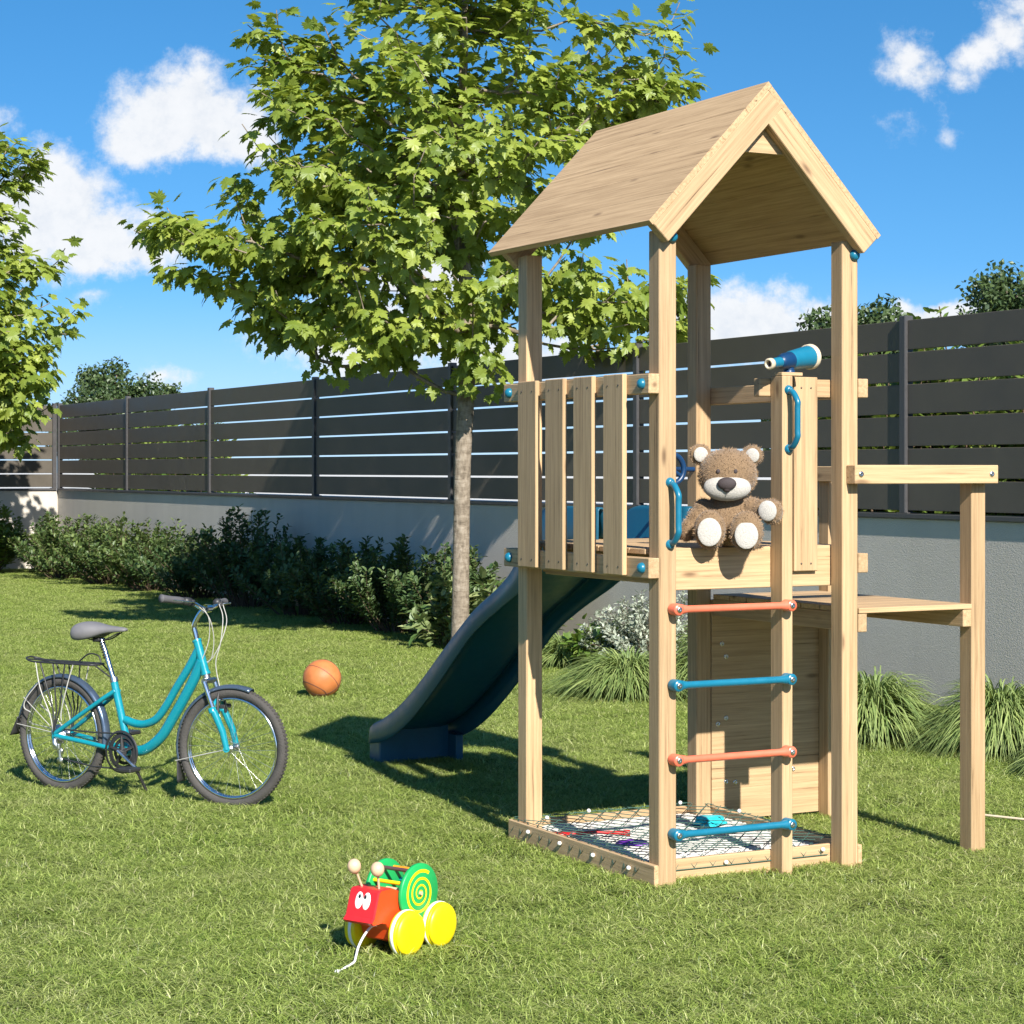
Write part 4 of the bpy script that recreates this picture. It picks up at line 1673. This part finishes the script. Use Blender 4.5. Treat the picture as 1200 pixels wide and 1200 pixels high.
def leaves_mesh(name, pos, R, size, tint, tv, tf, mat, parent):
    n = len(pos)
    V = np.einsum('nij,kj->nki', R, tv) * size[:, None, None] + pos[:, None, :]
    F = tf[None] + (np.arange(n) * len(tv))[:, None, None]
    return np_mesh(name, V.reshape(-1, 3), F.reshape(-1, 3), np.repeat(np.clip(tint, 0, 1), len(tf)), mat, parent)


def grow(trunk, targets, alpha=.45):
    """Join the targets to the trunk like a real branching: short path to the root preferred.
    Returns nodes, parents and path chains."""
    nodes = [np.array(p, float) for p in trunk]
    par = [-1] + list(range(len(trunk) - 1))
    plen = [0.0]
    for i in range(1, len(trunk)):
        plen.append(plen[-1] + np.linalg.norm(nodes[i] - nodes[i - 1]))
    plen = [p * .35 for p in plen]
    base = np.array(trunk)
    d0 = np.array([np.min(np.linalg.norm(base - t, axis=1)) for t in targets])
    chains = []
    for ti in np.argsort(d0):
        t = np.array(targets[ti])
        A = np.array(nodes)
        v = t - A
        d = np.linalg.norm(v, axis=1)
        cost = d + alpha * np.array(plen) + np.where(v[:, 2] < -.1 * d, 1.2 * d, 0)
        cost[:3] += 5
        j = int(np.argmin(cost))
        L = d[j]
        k = max(2, int(L / .22))
        side = np.cross(t - A[j], (0, 0, 1.0))
        side = side / (np.linalg.norm(side) + 1e-9)
        bend = RNG.normal() * .06 * L
        lift = -.10 * L
        prev = j
        chain = [j]
        for s in range(1, k + 1):
            f = s / k
            p = A[j] + (t - A[j]) * f + side * bend * math.sin(PI * f) + np.array((0, 0, lift)) * math.sin(PI * f)
            if s < k:
                p = p + RNG.normal(size=3) * .012
            nodes.append(p)
            par.append(prev)
            plen.append(plen[prev] + L / k)
            prev = len(nodes) - 1
            chain.append(prev)
        chains.append(chain)
    cnt = np.zeros(len(nodes))
    tips = {c[-1] for c in chains}
    for i in range(len(nodes) - 1, -1, -1):
        cnt[i] += 1 if i in tips else 0
        if par[i] >= 0:
            cnt[par[i]] += cnt[i]
    return np.array(nodes), par, chains, np.maximum(cnt, 1)


def maple(name, trunk, trunk_r, lobes, n_targets, per, leaf, label, seed, group, loc):
    global RNG
    RNG = np.random.default_rng(seed)
    root = empty(name, loc)
    tag(root, label, 'tree', group)
    vols = np.array([a * b * c for _, _, _, a, b, c in lobes]) ** .8
    T = []
    while len(T) < n_targets:
        i = RNG.choice(len(lobes), p=vols / vols.sum())
        r, d, z, a, b, c = lobes[i]
        u = RNG.normal(size=3)
        u /= np.linalg.norm(u)
        rad = RNG.random() ** .42
        p = np.array((r + u[0] * a * rad, d + u[1] * b * rad, z + u[2] * c * rad))
        p = RT * p[0] + FW * p[1] + np.array((0, 0, p[2]))
        T.append(p)
    nodes, par, chains, cnt = grow(trunk, T)
    rmax = trunk_r
    nt0 = cnt[0]
    rad = np.maximum(rmax * (cnt / nt0) ** .43, .0045)
    for i in range(len(trunk)):
        rad[i] = max(rad[i], rmax * (1 - .72 * i / (len(trunk) - 1)))
    rad[0] = rmax * 1.45
    rad[1] = rmax * 1.12
    tb = MB()
    tr = smooth_path([tuple(p) + (r,) for p, r in zip(nodes[:len(trunk)], rad[:len(trunk)])], 4)
    tb.tube([p[:3] for p in tr], [p[3] for p in tr], n=16)
    tb.build('trunk', M['bark'], root)
    lb = MB()
    for c in chains:
        rr = [rad[i] for i in c]
        rr[0] = min(rr[0], rr[1] * 1.15)
        lb.tube([nodes[i] for i in c], rr, n=5 if rr[0] < .012 else 8, caps=False)
    lb.build('limb', M['bark'], root)
    # leaves hang around the outer part of every twig
    P, Y, Nn, Sz, Ti = [], [], [], [], []
    ctr = np.mean(T, axis=0)
    for c in chains:
        seg = nodes[c]
        npt = len(seg)
        k = int(per * (0.7 + .6 * RNG.random()) * min(1.6, .6 + .12 * npt))
        tone = RNG.normal() * .13
        for _ in range(k):
            f = 1 - (RNG.random() ** 1.5) * min(1.0, .62 / (0.22 * npt))
            x = f * (npt - 1)
            i = min(int(x), npt - 2)
            p = seg[i] + (seg[i + 1] - seg[i]) * (x - i)
            o = RNG.normal(size=3)
            o[2] = o[2] * .55
            o /= np.linalg.norm(o)
            p = p + o * (.05 + .13 * RNG.random())
            outw = (p - ctr)
            outw /= np.linalg.norm(outw)
            y = o * .9 + outw * .5 + np.array((0, 0, -.55)) + RNG.normal(size=3) * .25
            nrm = np.array((0, 0, 1.0)) + outw * .35 + RNG.normal(size=3) * .35 + np.array(sun_d) * -.25
            P.append(p)
            Y.append(y)
            Nn.append(nrm)
            Sz.append(leaf * (.62 + .55 * RNG.random()))
            Ti.append(.53 + tone + RNG.normal() * .24)
    leaves_mesh('crown', np.array(P), frames(np.array(Y), np.array(Nn)), np.array(Sz), np.array(Ti), MV, MF, M['maple'], root)
    return root


MAPLE_LOBES = [
    (-.27, 0, 4.40, 1.85, 1.75, 1.60), (-2.20, -.1, 3.66, .72, .6, .42), (-1.62, .1, 3.30, .88, .9, .52), (-2.62, .0, 3.84, .55, .45, .20),
    (-1.55, 0, 5.28, .52, .6, .62), (-.62, -.1, 2.86, .95, .9, .36), (1.35, .1, 3.10, .98, .9, .50), (1.35, .1, 5.15, .80, .9, .62),
    (.2, .1, 6.25, 1.25, 1.2, .75), (.25, -.5, 2.60, .35, .35, .22), (1.9, 0, 5.65, .35, .4, .25), (2.0, .1, 3.05, .40, .5, .3)]
MT = [(0, 0, -.1), (.0, .0, .18), (.01, 0, .9), (.03, .01, 1.7), (.06, .0, 2.3), (.08, .02, 2.85), (.05, .0, 3.4), (-.03, .04, 4.1), (.02, .0, 4.9), (.06, .03, 5.7), (.1, 0, 6.4)]
maple('maple_tree', MT, .074, MAPLE_LOBES, 650, 20.0, .118,
      'tall maple tree with pale trunk standing behind the slide', 11, 'maple trees by the fence', (3.92, 9.7, 0))
L2 = [(0, 0, 3.9, 1.9, 1.7, 1.5), (1.75, 0, 3.35, .75, .8, .9), (1.35, .1, 5.15, .75, .7, .60), (1.5, 0, 2.32, .85, .8, .6), (-1.3, 0, 3.6, 1.1, 1.0, 1.2),
      (0, 0, 5.3, 1.1, 1.0, .6), (1.3, -.1, 1.95, .55, .6, .35), (2.2, 0, 4.05, .35, .4, .22), (1.3, 0, 4.4, .65, .7, .38)]
MT2 = [(0, 0, -.1), (.0, .0, .18), (.02, 0, .8), (.0, .03, 1.5), (-.04, .0, 2.1), (-.02, .02, 2.7), (.05, .0, 3.3), (.03, .04, 4.0), (.02, .0, 4.6), (.06, .03, 5.2)]
maple('maple_tree', MT2, .09, L2, 560, 18.0, .130,
      'maple tree cut off by the left edge, before the white end wall', 23, 'maple trees by the fence', (1.46, 24.0, 0))
bpy.data.objects['maple_tree.001'].scale = (1.22, 1.22, 1.17)


def shrub(name, label, cat, group, loc, h, r, n_stem, per, leaf, mat, seed, tv=SV, tf=SF, spread=.75, droop=.0):
    rng = np.random.default_rng(seed)
    root = empty(name, loc, rng.random() * 6.28)
    tag(root, label, cat, group)
    st = MB()
    P, Y, Nn, Sz, Ti = [], [], [], [], []
    for s in range(n_stem):
        az = rng.random() * 2 * PI
        q = rng.random() ** .6
        top = np.array((math.cos(az) * q * r, math.sin(az) * q * r, h * (1 - .42 * q ** 2) * (.62 + .52 * rng.random())))
        b = np.array((math.cos(az) * q * r * .28, math.sin(az) * q * r * .28, 0.0))
        mid = (b + top) / 2 + np.array((0, 0, .10 * h)) * (1 - spread) + rng.normal(size=3) * .04 * h
        pts = smooth_path([b, mid, top], 4)
        st.tube(pts, np.linspace(.008, .002, len(pts)) * max(h, .4), n=5, caps=False)
        pts = np.array(pts)
        tone = rng.normal() * .14
        for k in range(per):
            f = .18 + .82 * rng.random() ** .75
            x = f * (len(pts) - 1)
            i = min(int(x), len(pts) - 2)
            p = pts[i] + (pts[i + 1] - pts[i]) * (x - i)
            ax = pts[i + 1] - pts[i]
            ax /= np.linalg.norm(ax)
            o = np.cross(ax, rng.normal(size=3))
            o /= np.linalg.norm(o) + 1e-9
            p = p + o * .35 * leaf * rng.random() + rng.normal(size=3) * leaf * .25
            P.append(p)
            Y.append(o + ax * (.5 + .5 * rng.random()) + np.array((0, 0, -droop)))
            Nn.append(np.array((0, 0, 1.0)) + ax * .4 + rng.normal(size=3) * .35)
            Sz.append(leaf * (.6 + .7 * rng.random()))
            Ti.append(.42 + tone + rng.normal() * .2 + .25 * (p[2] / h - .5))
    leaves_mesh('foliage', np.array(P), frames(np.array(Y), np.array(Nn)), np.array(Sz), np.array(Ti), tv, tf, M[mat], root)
    st.build('stem', M['stem'], root)
    return root


GS = 'dark shrubs along the foot of the long wall'
ROW = [  # x, y, h, r, mat, label
    (4.62, 25.7, .86, .72, 'shrubdark', 'dark round shrub tucked into the corner where the two walls meet'),
    (4.35, 23.9,   .95, 1.0, 'shrubmid', 'olive green shrub second from the wall corner'),
    (4.45, 22.0, .95, 1.0, 'shrubmid', 'olive shrub third from the wall corner, lit on top'),
    (4.50, 20.2, .90, .95, 'shrubmid', 'mixed green shrub fourth from the wall corner, behind the bicycle saddle'),
    (4.45, 18.3, .84, .9, 'shrubdark', 'dark shrub just left of the bicycle handlebar, low and shaded'),
    (4.42, 16.4, 1.08, .9, 'shrubdark', 'tallest dark shrub of the row, above the bicycle handlebar'),
    (4.45, 14.8, .84, .85, 'shrubdark', 'dark shrub right of the tallest shrub in the wall row'),
    (4.42, 13.4, .88, .8, 'shrubdark', 'dark shrub halfway between handlebar and maple trunk'),
    (4.42, 12.1, .86, .75, 'shrubdark', 'dark shrub with sunlit tips left of the maple trunk'),
    (4.42, 10.95, .84, .7, 'shrubdark', 'dark shrub right beside the maple trunk')]
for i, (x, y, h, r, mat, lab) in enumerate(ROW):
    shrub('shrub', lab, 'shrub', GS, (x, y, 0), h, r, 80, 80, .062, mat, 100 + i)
shrub('shrub', 'bright green shrub in front of the white end wall at the left edge', 'shrub', None, (3.62, 26.0, 0), 1.12, .62, 90, 70, .085, 'shrublight', 131)
shrub('shrub', 'pale leafy shrub between the maple trunk and the slide', 'shrub', None, (4.55, 9.55, 0), .98, .45, 26, 24, .13, 'variegated', 132, droop=.2)
shrub('shrub', 'low shrub with sunlit yellowish leaves at the foot of the maple', 'shrub', None, (4.15, 10.35, 0), .60, .42, 26, 24, .11, 'variegated', 133, droop=.2)
shrub('silver_shrub', 'silvery white bush against the wall behind the play tower', 'shrub', None, (4.50, 7.25, 0), .62, .66, 150, 60, .036, 'silver', 134)
shrub('leafy_plant', 'small bright green leafy plant beside the silver bush', 'plant', None, (4.30, 7.75, 0), .42, .32, 26, 20, .10, 'shrublight', 135)


def grass_clump(label, loc, h, r, n, seed, group):
    rng = np.random.default_rng(seed)
    root = empty('ornamental_grass', loc)
    tag(root, label, 'grass clump', group)
    az = rng.random(n) * 2 * PI
    q = rng.random(n) ** .62
    reach = r * (.35 + .85 * q) * (.8 + .4 * rng.random(n))
    top = h * (1.0 - .42 * q ** 2.0) * (.84 + .24 * rng.random(n))
    end = np.where(q > .38, top * (.80 - 1.15 * (q - .38)) - .30 * h * rng.random(n) * q, top * (.90 - .28 * rng.random(n)))
    end = np.maximum(end, .02)
    ns = 9
    t = np.linspace(0, 1, ns)
    # cubic: rise, arch, hang
    b0 = .16 * r * np.sqrt(rng.random(n))
    rad = b0[:, None] + reach[:, None] * (t ** 1.35)[None]
    zc = top[:, None] * (1 - (1 - t[None]) ** 2.3)
    drop = np.clip((top - end), 0, None)[:, None] * (t ** 3.0)[None]
    z = zc - drop
    tw = (rng.normal(size=n) * .22)[:, None] * t[None]
    a = az[:, None] + tw
    ctr = np.stack([rad * np.cos(a), rad * np.sin(a), z], 2)
    sidev = np.stack([-np.sin(a), np.cos(a), rng.normal(size=(n, 1)) * .25 + 0 * a], 2)
    wdt = (.0040 + .0045 * rng.random(n))[:, None] * (1 - .93 * t ** 2.2)[None]
    L = ctr - sidev * wdt[..., None]
    Rr = ctr + sidev * wdt[..., None]
    V = np.stack([L, Rr], 2).reshape(n, ns * 2, 3)
    f = np.array([(2 * i, 2 * i + 1, 2 * i + 3, 2 * i + 2) for i in range(ns - 1)])
    F = f[None] + (np.arange(n) * ns * 2)[:, None, None]
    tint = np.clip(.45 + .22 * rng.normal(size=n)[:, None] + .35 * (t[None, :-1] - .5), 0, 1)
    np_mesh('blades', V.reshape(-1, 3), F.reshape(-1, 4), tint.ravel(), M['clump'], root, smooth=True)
    return root


GG = 'ornamental grass clumps in front of the wall'
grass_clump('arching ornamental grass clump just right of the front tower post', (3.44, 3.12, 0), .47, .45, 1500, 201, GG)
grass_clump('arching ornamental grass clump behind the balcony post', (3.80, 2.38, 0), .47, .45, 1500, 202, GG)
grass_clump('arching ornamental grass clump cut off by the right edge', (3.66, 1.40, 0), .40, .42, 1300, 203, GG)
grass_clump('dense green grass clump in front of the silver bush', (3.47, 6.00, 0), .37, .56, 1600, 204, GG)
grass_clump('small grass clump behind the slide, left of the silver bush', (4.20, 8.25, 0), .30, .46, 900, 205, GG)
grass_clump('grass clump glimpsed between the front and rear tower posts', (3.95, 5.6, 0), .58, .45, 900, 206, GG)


def leafy_tree(label, loc, h, r, seed, group, n_t=190, per=170, leaf=.085, trunk_r=.14):
    global RNG
    RNG = np.random.default_rng(seed)
    root = empty('broadleaf_tree', loc)
    tag(root, label, 'tree', group)
    lob = []
    for i in range(9):
        a = RNG.random() * 2 * PI
        q = .6 * r * RNG.random() ** .5
        lob.append((q * math.cos(a), q * math.sin(a), h * (.48 + .34 * RNG.random()), r * (.35 + .25 * RNG.random())))
    lob.append((0, 0, h * .78, r * .5))
    T = []
    for _ in range(n_t):
        x, y, z, rr = lob[RNG.integers(len(lob))]
        u = RNG.normal(size=3)
        u /= np.linalg.norm(u)
        T.append(np.array((x, y, z)) + u * rr * RNG.random() ** .35)
    tr = [(0, 0, -.1), (0, 0, .3), (.04, 0, h * .25), (0, .05, h * .4), (.05, 0, h * .55), (0, 0, h * .7), (.03, 0, h * .85)]
    nodes, par, chains, cnt = grow(tr, T)
    rad = np.maximum(trunk_r * (cnt / cnt[0]) ** .5, .008)
    tb = MB()
    tb.tube(tr, [trunk_r * 1.3, trunk_r * 1.1, trunk_r, trunk_r * .8, trunk_r * .6, trunk_r * .4, trunk_r * .2], n=10)
    for c in chains:
        tb.tube([nodes[i] for i in c], [min(rad[i], rad[c[1]] * 1.1) for i in c], n=5, caps=False)
    tb.build('trunk', M['bark'], root)
    n = n_t * per
    ends = np.array([nodes[c[-1]] for c in chains])
    src = RNG.integers(len(ends), size=n)
    P = ends[src] + np.clip(RNG.normal(size=(n, 3)), -1.6, 1.6) * np.array((.24, .24, .17)) * (r / 2.2)
    Y = RNG.normal(size=(n, 3)) + np.array((0, 0, -.3))
    Nn = np.array((0, 0, 1.0)) + RNG.normal(size=(n, 3)) * .6
    tone = RNG.normal(size=len(ends)) * .16
    Ti = .45 + tone[src] + RNG.normal(size=n) * .18
    leaves_mesh('crown', P, frames(Y, Nn), leaf * (.6 + .7 * RNG.random(n)), Ti, CV, CF, M['fartree'], root)
    return root


GT = 'trees beyond the garden fence'
leafy_tree('dark tree rising beyond the far wall corner', (7.5, 32.0, 0), 3.9, 1.35, 301, GT)
leafy_tree('rounded tree beyond the fence, seen past the front right tower post', (12.2, 14.9, 0), 3.9, 1.15, 302, GT)
leafy_tree('large tree beyond the fence at the right edge', (14.2, 13.9, 0), 4.6, 1.35, 303, GT, n_t=190)
# hedge plants close behind the fence, glimpsed through the gaps between its boards
GH = 'hedge shrubs close behind the fence'
k = 0
proto = shrub('hedge_shrub', 'hedge shrub hidden behind the right part of the fence, glimpsed between its boards', 'shrub', GH, (6.2, 5.9, 0), 2.62, .8, 120, 80, .11, 'shrublight', 400)
for y in (6.9, 4.9, 4.0, 3.2, 2.4, 1.6, .8, .0, -.8, 23.2, 24.2, 25.2, 26.2):
    c = copy_tree(proto)
    c.location = (6.2 + .1 * math.sin(y * 3), y, 0)
    c.rotation_euler = (0, 0, y * 2.1)
    c.scale = (1, 1, .93)
    if y > 20:
        c['label'] = 'hedge shrub hidden behind the far end of the fence, glimpsed between its boards'
        c.scale = (1, 1, .86)

# ------------------------------------------------------------------ lawn grass
def grass_patch(seed, size=.62, n=3000):
    rng = np.random.default_rng(seed)
    p = (rng.random((n, 2)) - .5) * size
    az = rng.random(n) * 2 * PI
    hgt = .022 + .030 * rng.random(n) ** 1.4
    lean = .45 + 1.9 * rng.random(n)
    nseg = 4
    t = np.linspace(0, 1, nseg)
    rad = hgt[:, None] * lean[:, None] * (t ** 1.6)[None] * 1.1
    z = hgt[:, None] * (t[None] - .42 * np.clip(lean, 0, 1.2)[:, None] * t[None] ** 2.4)
    cx = p[:, :1] + rad * np.cos(az)[:, None]
    cy = p[:, 1:] + rad * np.sin(az)[:, None]
    w_ = (.0010 + .0013 * rng.random(n))[:, None] * (1 - .88 * t ** 1.8)[None]
    fa = az + PI / 2 + rng.normal(size=n) * .5
    sx, sy = np.cos(fa)[:, None] * w_, np.sin(fa)[:, None] * w_
    ctr = np.stack([cx, cy, z], 2)
    sd2 = np.stack([sx, sy, 0 * sx], 2)
    V = np.stack([ctr - sd2, ctr + sd2], 2).reshape(n, nseg * 2, 3)
    f = np.array([(2 * i, 2 * i + 1, 2 * i + 3, 2 * i + 2) for i in range(nseg - 1)])
    F = f[None] + (np.arange(n) * nseg * 2)[:, None, None]
    tint = np.clip(.42 + .27 * rng.normal(size=n)[:, None] + .62 * (t[None, :-1] - .45), 0, .9)  # blades darken towards the foot: shade between them put into the tint
    tint = np.where((rng.random(n) < .055)[:, None], .9 + .1 * rng.random((n, 1)), tint)
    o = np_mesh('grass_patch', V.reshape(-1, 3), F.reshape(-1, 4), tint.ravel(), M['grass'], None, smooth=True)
    C.objects.unlink(o)
    return o


gcol = bpy.data.collections.new('grass_patches')
for i in range(5):
    gcol.objects.link(grass_patch(500 + i))
rng = np.random.default_rng(9)
camp = np.array(cam.location)[:2]
GP = []
step = .40
for gx_ in np.arange(-9.5, XW - .2, step):
    for gy_ in np.arange(-5.2, YE - .2, step):
        x = gx_ + (rng.random() - .5) * .25
        y = gy_ + (rng.random() - .5) * .25
        dx, dy = x - camp[0], y - camp[1]
        D = dx * FW[0] + dy * FW[1]
        r = dx * RT[0] + dy * RT[1]
        if D > 4.6 and abs(r) < .27 * D + 2.2 and x < XW - .25 and y < YE - .25:
            GP.append((x, y, 0.0))
GP = np.array(GP)
me = bpy.data.meshes.new('grass')
me.vertices.add(len(GP))
me.vertices.foreach_set('co', GP.astype(np.float32).ravel())
rt_ = np.zeros((len(GP), 3), np.float32)
rt_[:, 2] = rng.random(len(GP)) * 6.283
a_ = me.attributes.new('turn', 'FLOAT_VECTOR', 'POINT')
a_.data.foreach_set('vector', rt_.ravel())
b_ = me.attributes.new('size', 'FLOAT', 'POINT')
b_.data.foreach_set('value', (.85 + .38 * rng.random(len(GP))).astype(np.float32))
c_ = me.attributes.new('pick', 'INT', 'POINT')
c_.data.foreach_set('value', rng.integers(0, 5, len(GP)).astype(np.int32))
me.update()
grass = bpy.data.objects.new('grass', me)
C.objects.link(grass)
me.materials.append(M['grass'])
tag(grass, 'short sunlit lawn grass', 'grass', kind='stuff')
ng = bpy.data.node_groups.new('grass_nodes', 'GeometryNodeTree')
ng.interface.new_socket('Geometry', in_out='INPUT', socket_type='NodeSocketGeometry')
ng.interface.new_socket('Geometry', in_out='OUTPUT', socket_type='NodeSocketGeometry')
g = NT(ng)
gi, go = g.n('NodeGroupInput'), g.n('NodeGroupOutput')
ci = g.n('GeometryNodeCollectionInfo')
ci.inputs[0].default_value = gcol
ci.inputs['Separate Children'].default_value = True
ci.inputs['Reset Children'].default_value = True
m2p = g.n('GeometryNodeMeshToPoints', {'Mesh': gi.outputs[0]})
iop = g.n('GeometryNodeInstanceOnPoints', {'Points': m2p.outputs[0], 'Instance': ci.outputs[0]})
iop.inputs['Pick Instance'].default_value = True


def named(nm, typ):
    nd = g.n('GeometryNodeInputNamedAttribute')
    nd.data_type = typ
    nd.inputs[0].default_value = nm
    return nd.outputs[0]


g.link(named('pick', 'INT'), iop.inputs['Instance Index'])
rotn = g.n('FunctionNodeEulerToRotation', {0: named('turn', 'FLOAT_VECTOR')})
g.link(rotn.outputs[0], iop.inputs['Rotation'])
g.link(named('size', 'FLOAT'), iop.inputs['Scale'])
g.link(iop.outputs[0], go.inputs[0])
md = grass.modifiers.new('blades', 'NODES')
md.node_group = ng

# everything that stands on its own and is neither setting nor an uncountable mass is a thing
for o in C.objects:
    if o.parent is None and o.type in ('MESH', 'EMPTY') and not o.get('kind'):
        o['kind'] = 'thing'
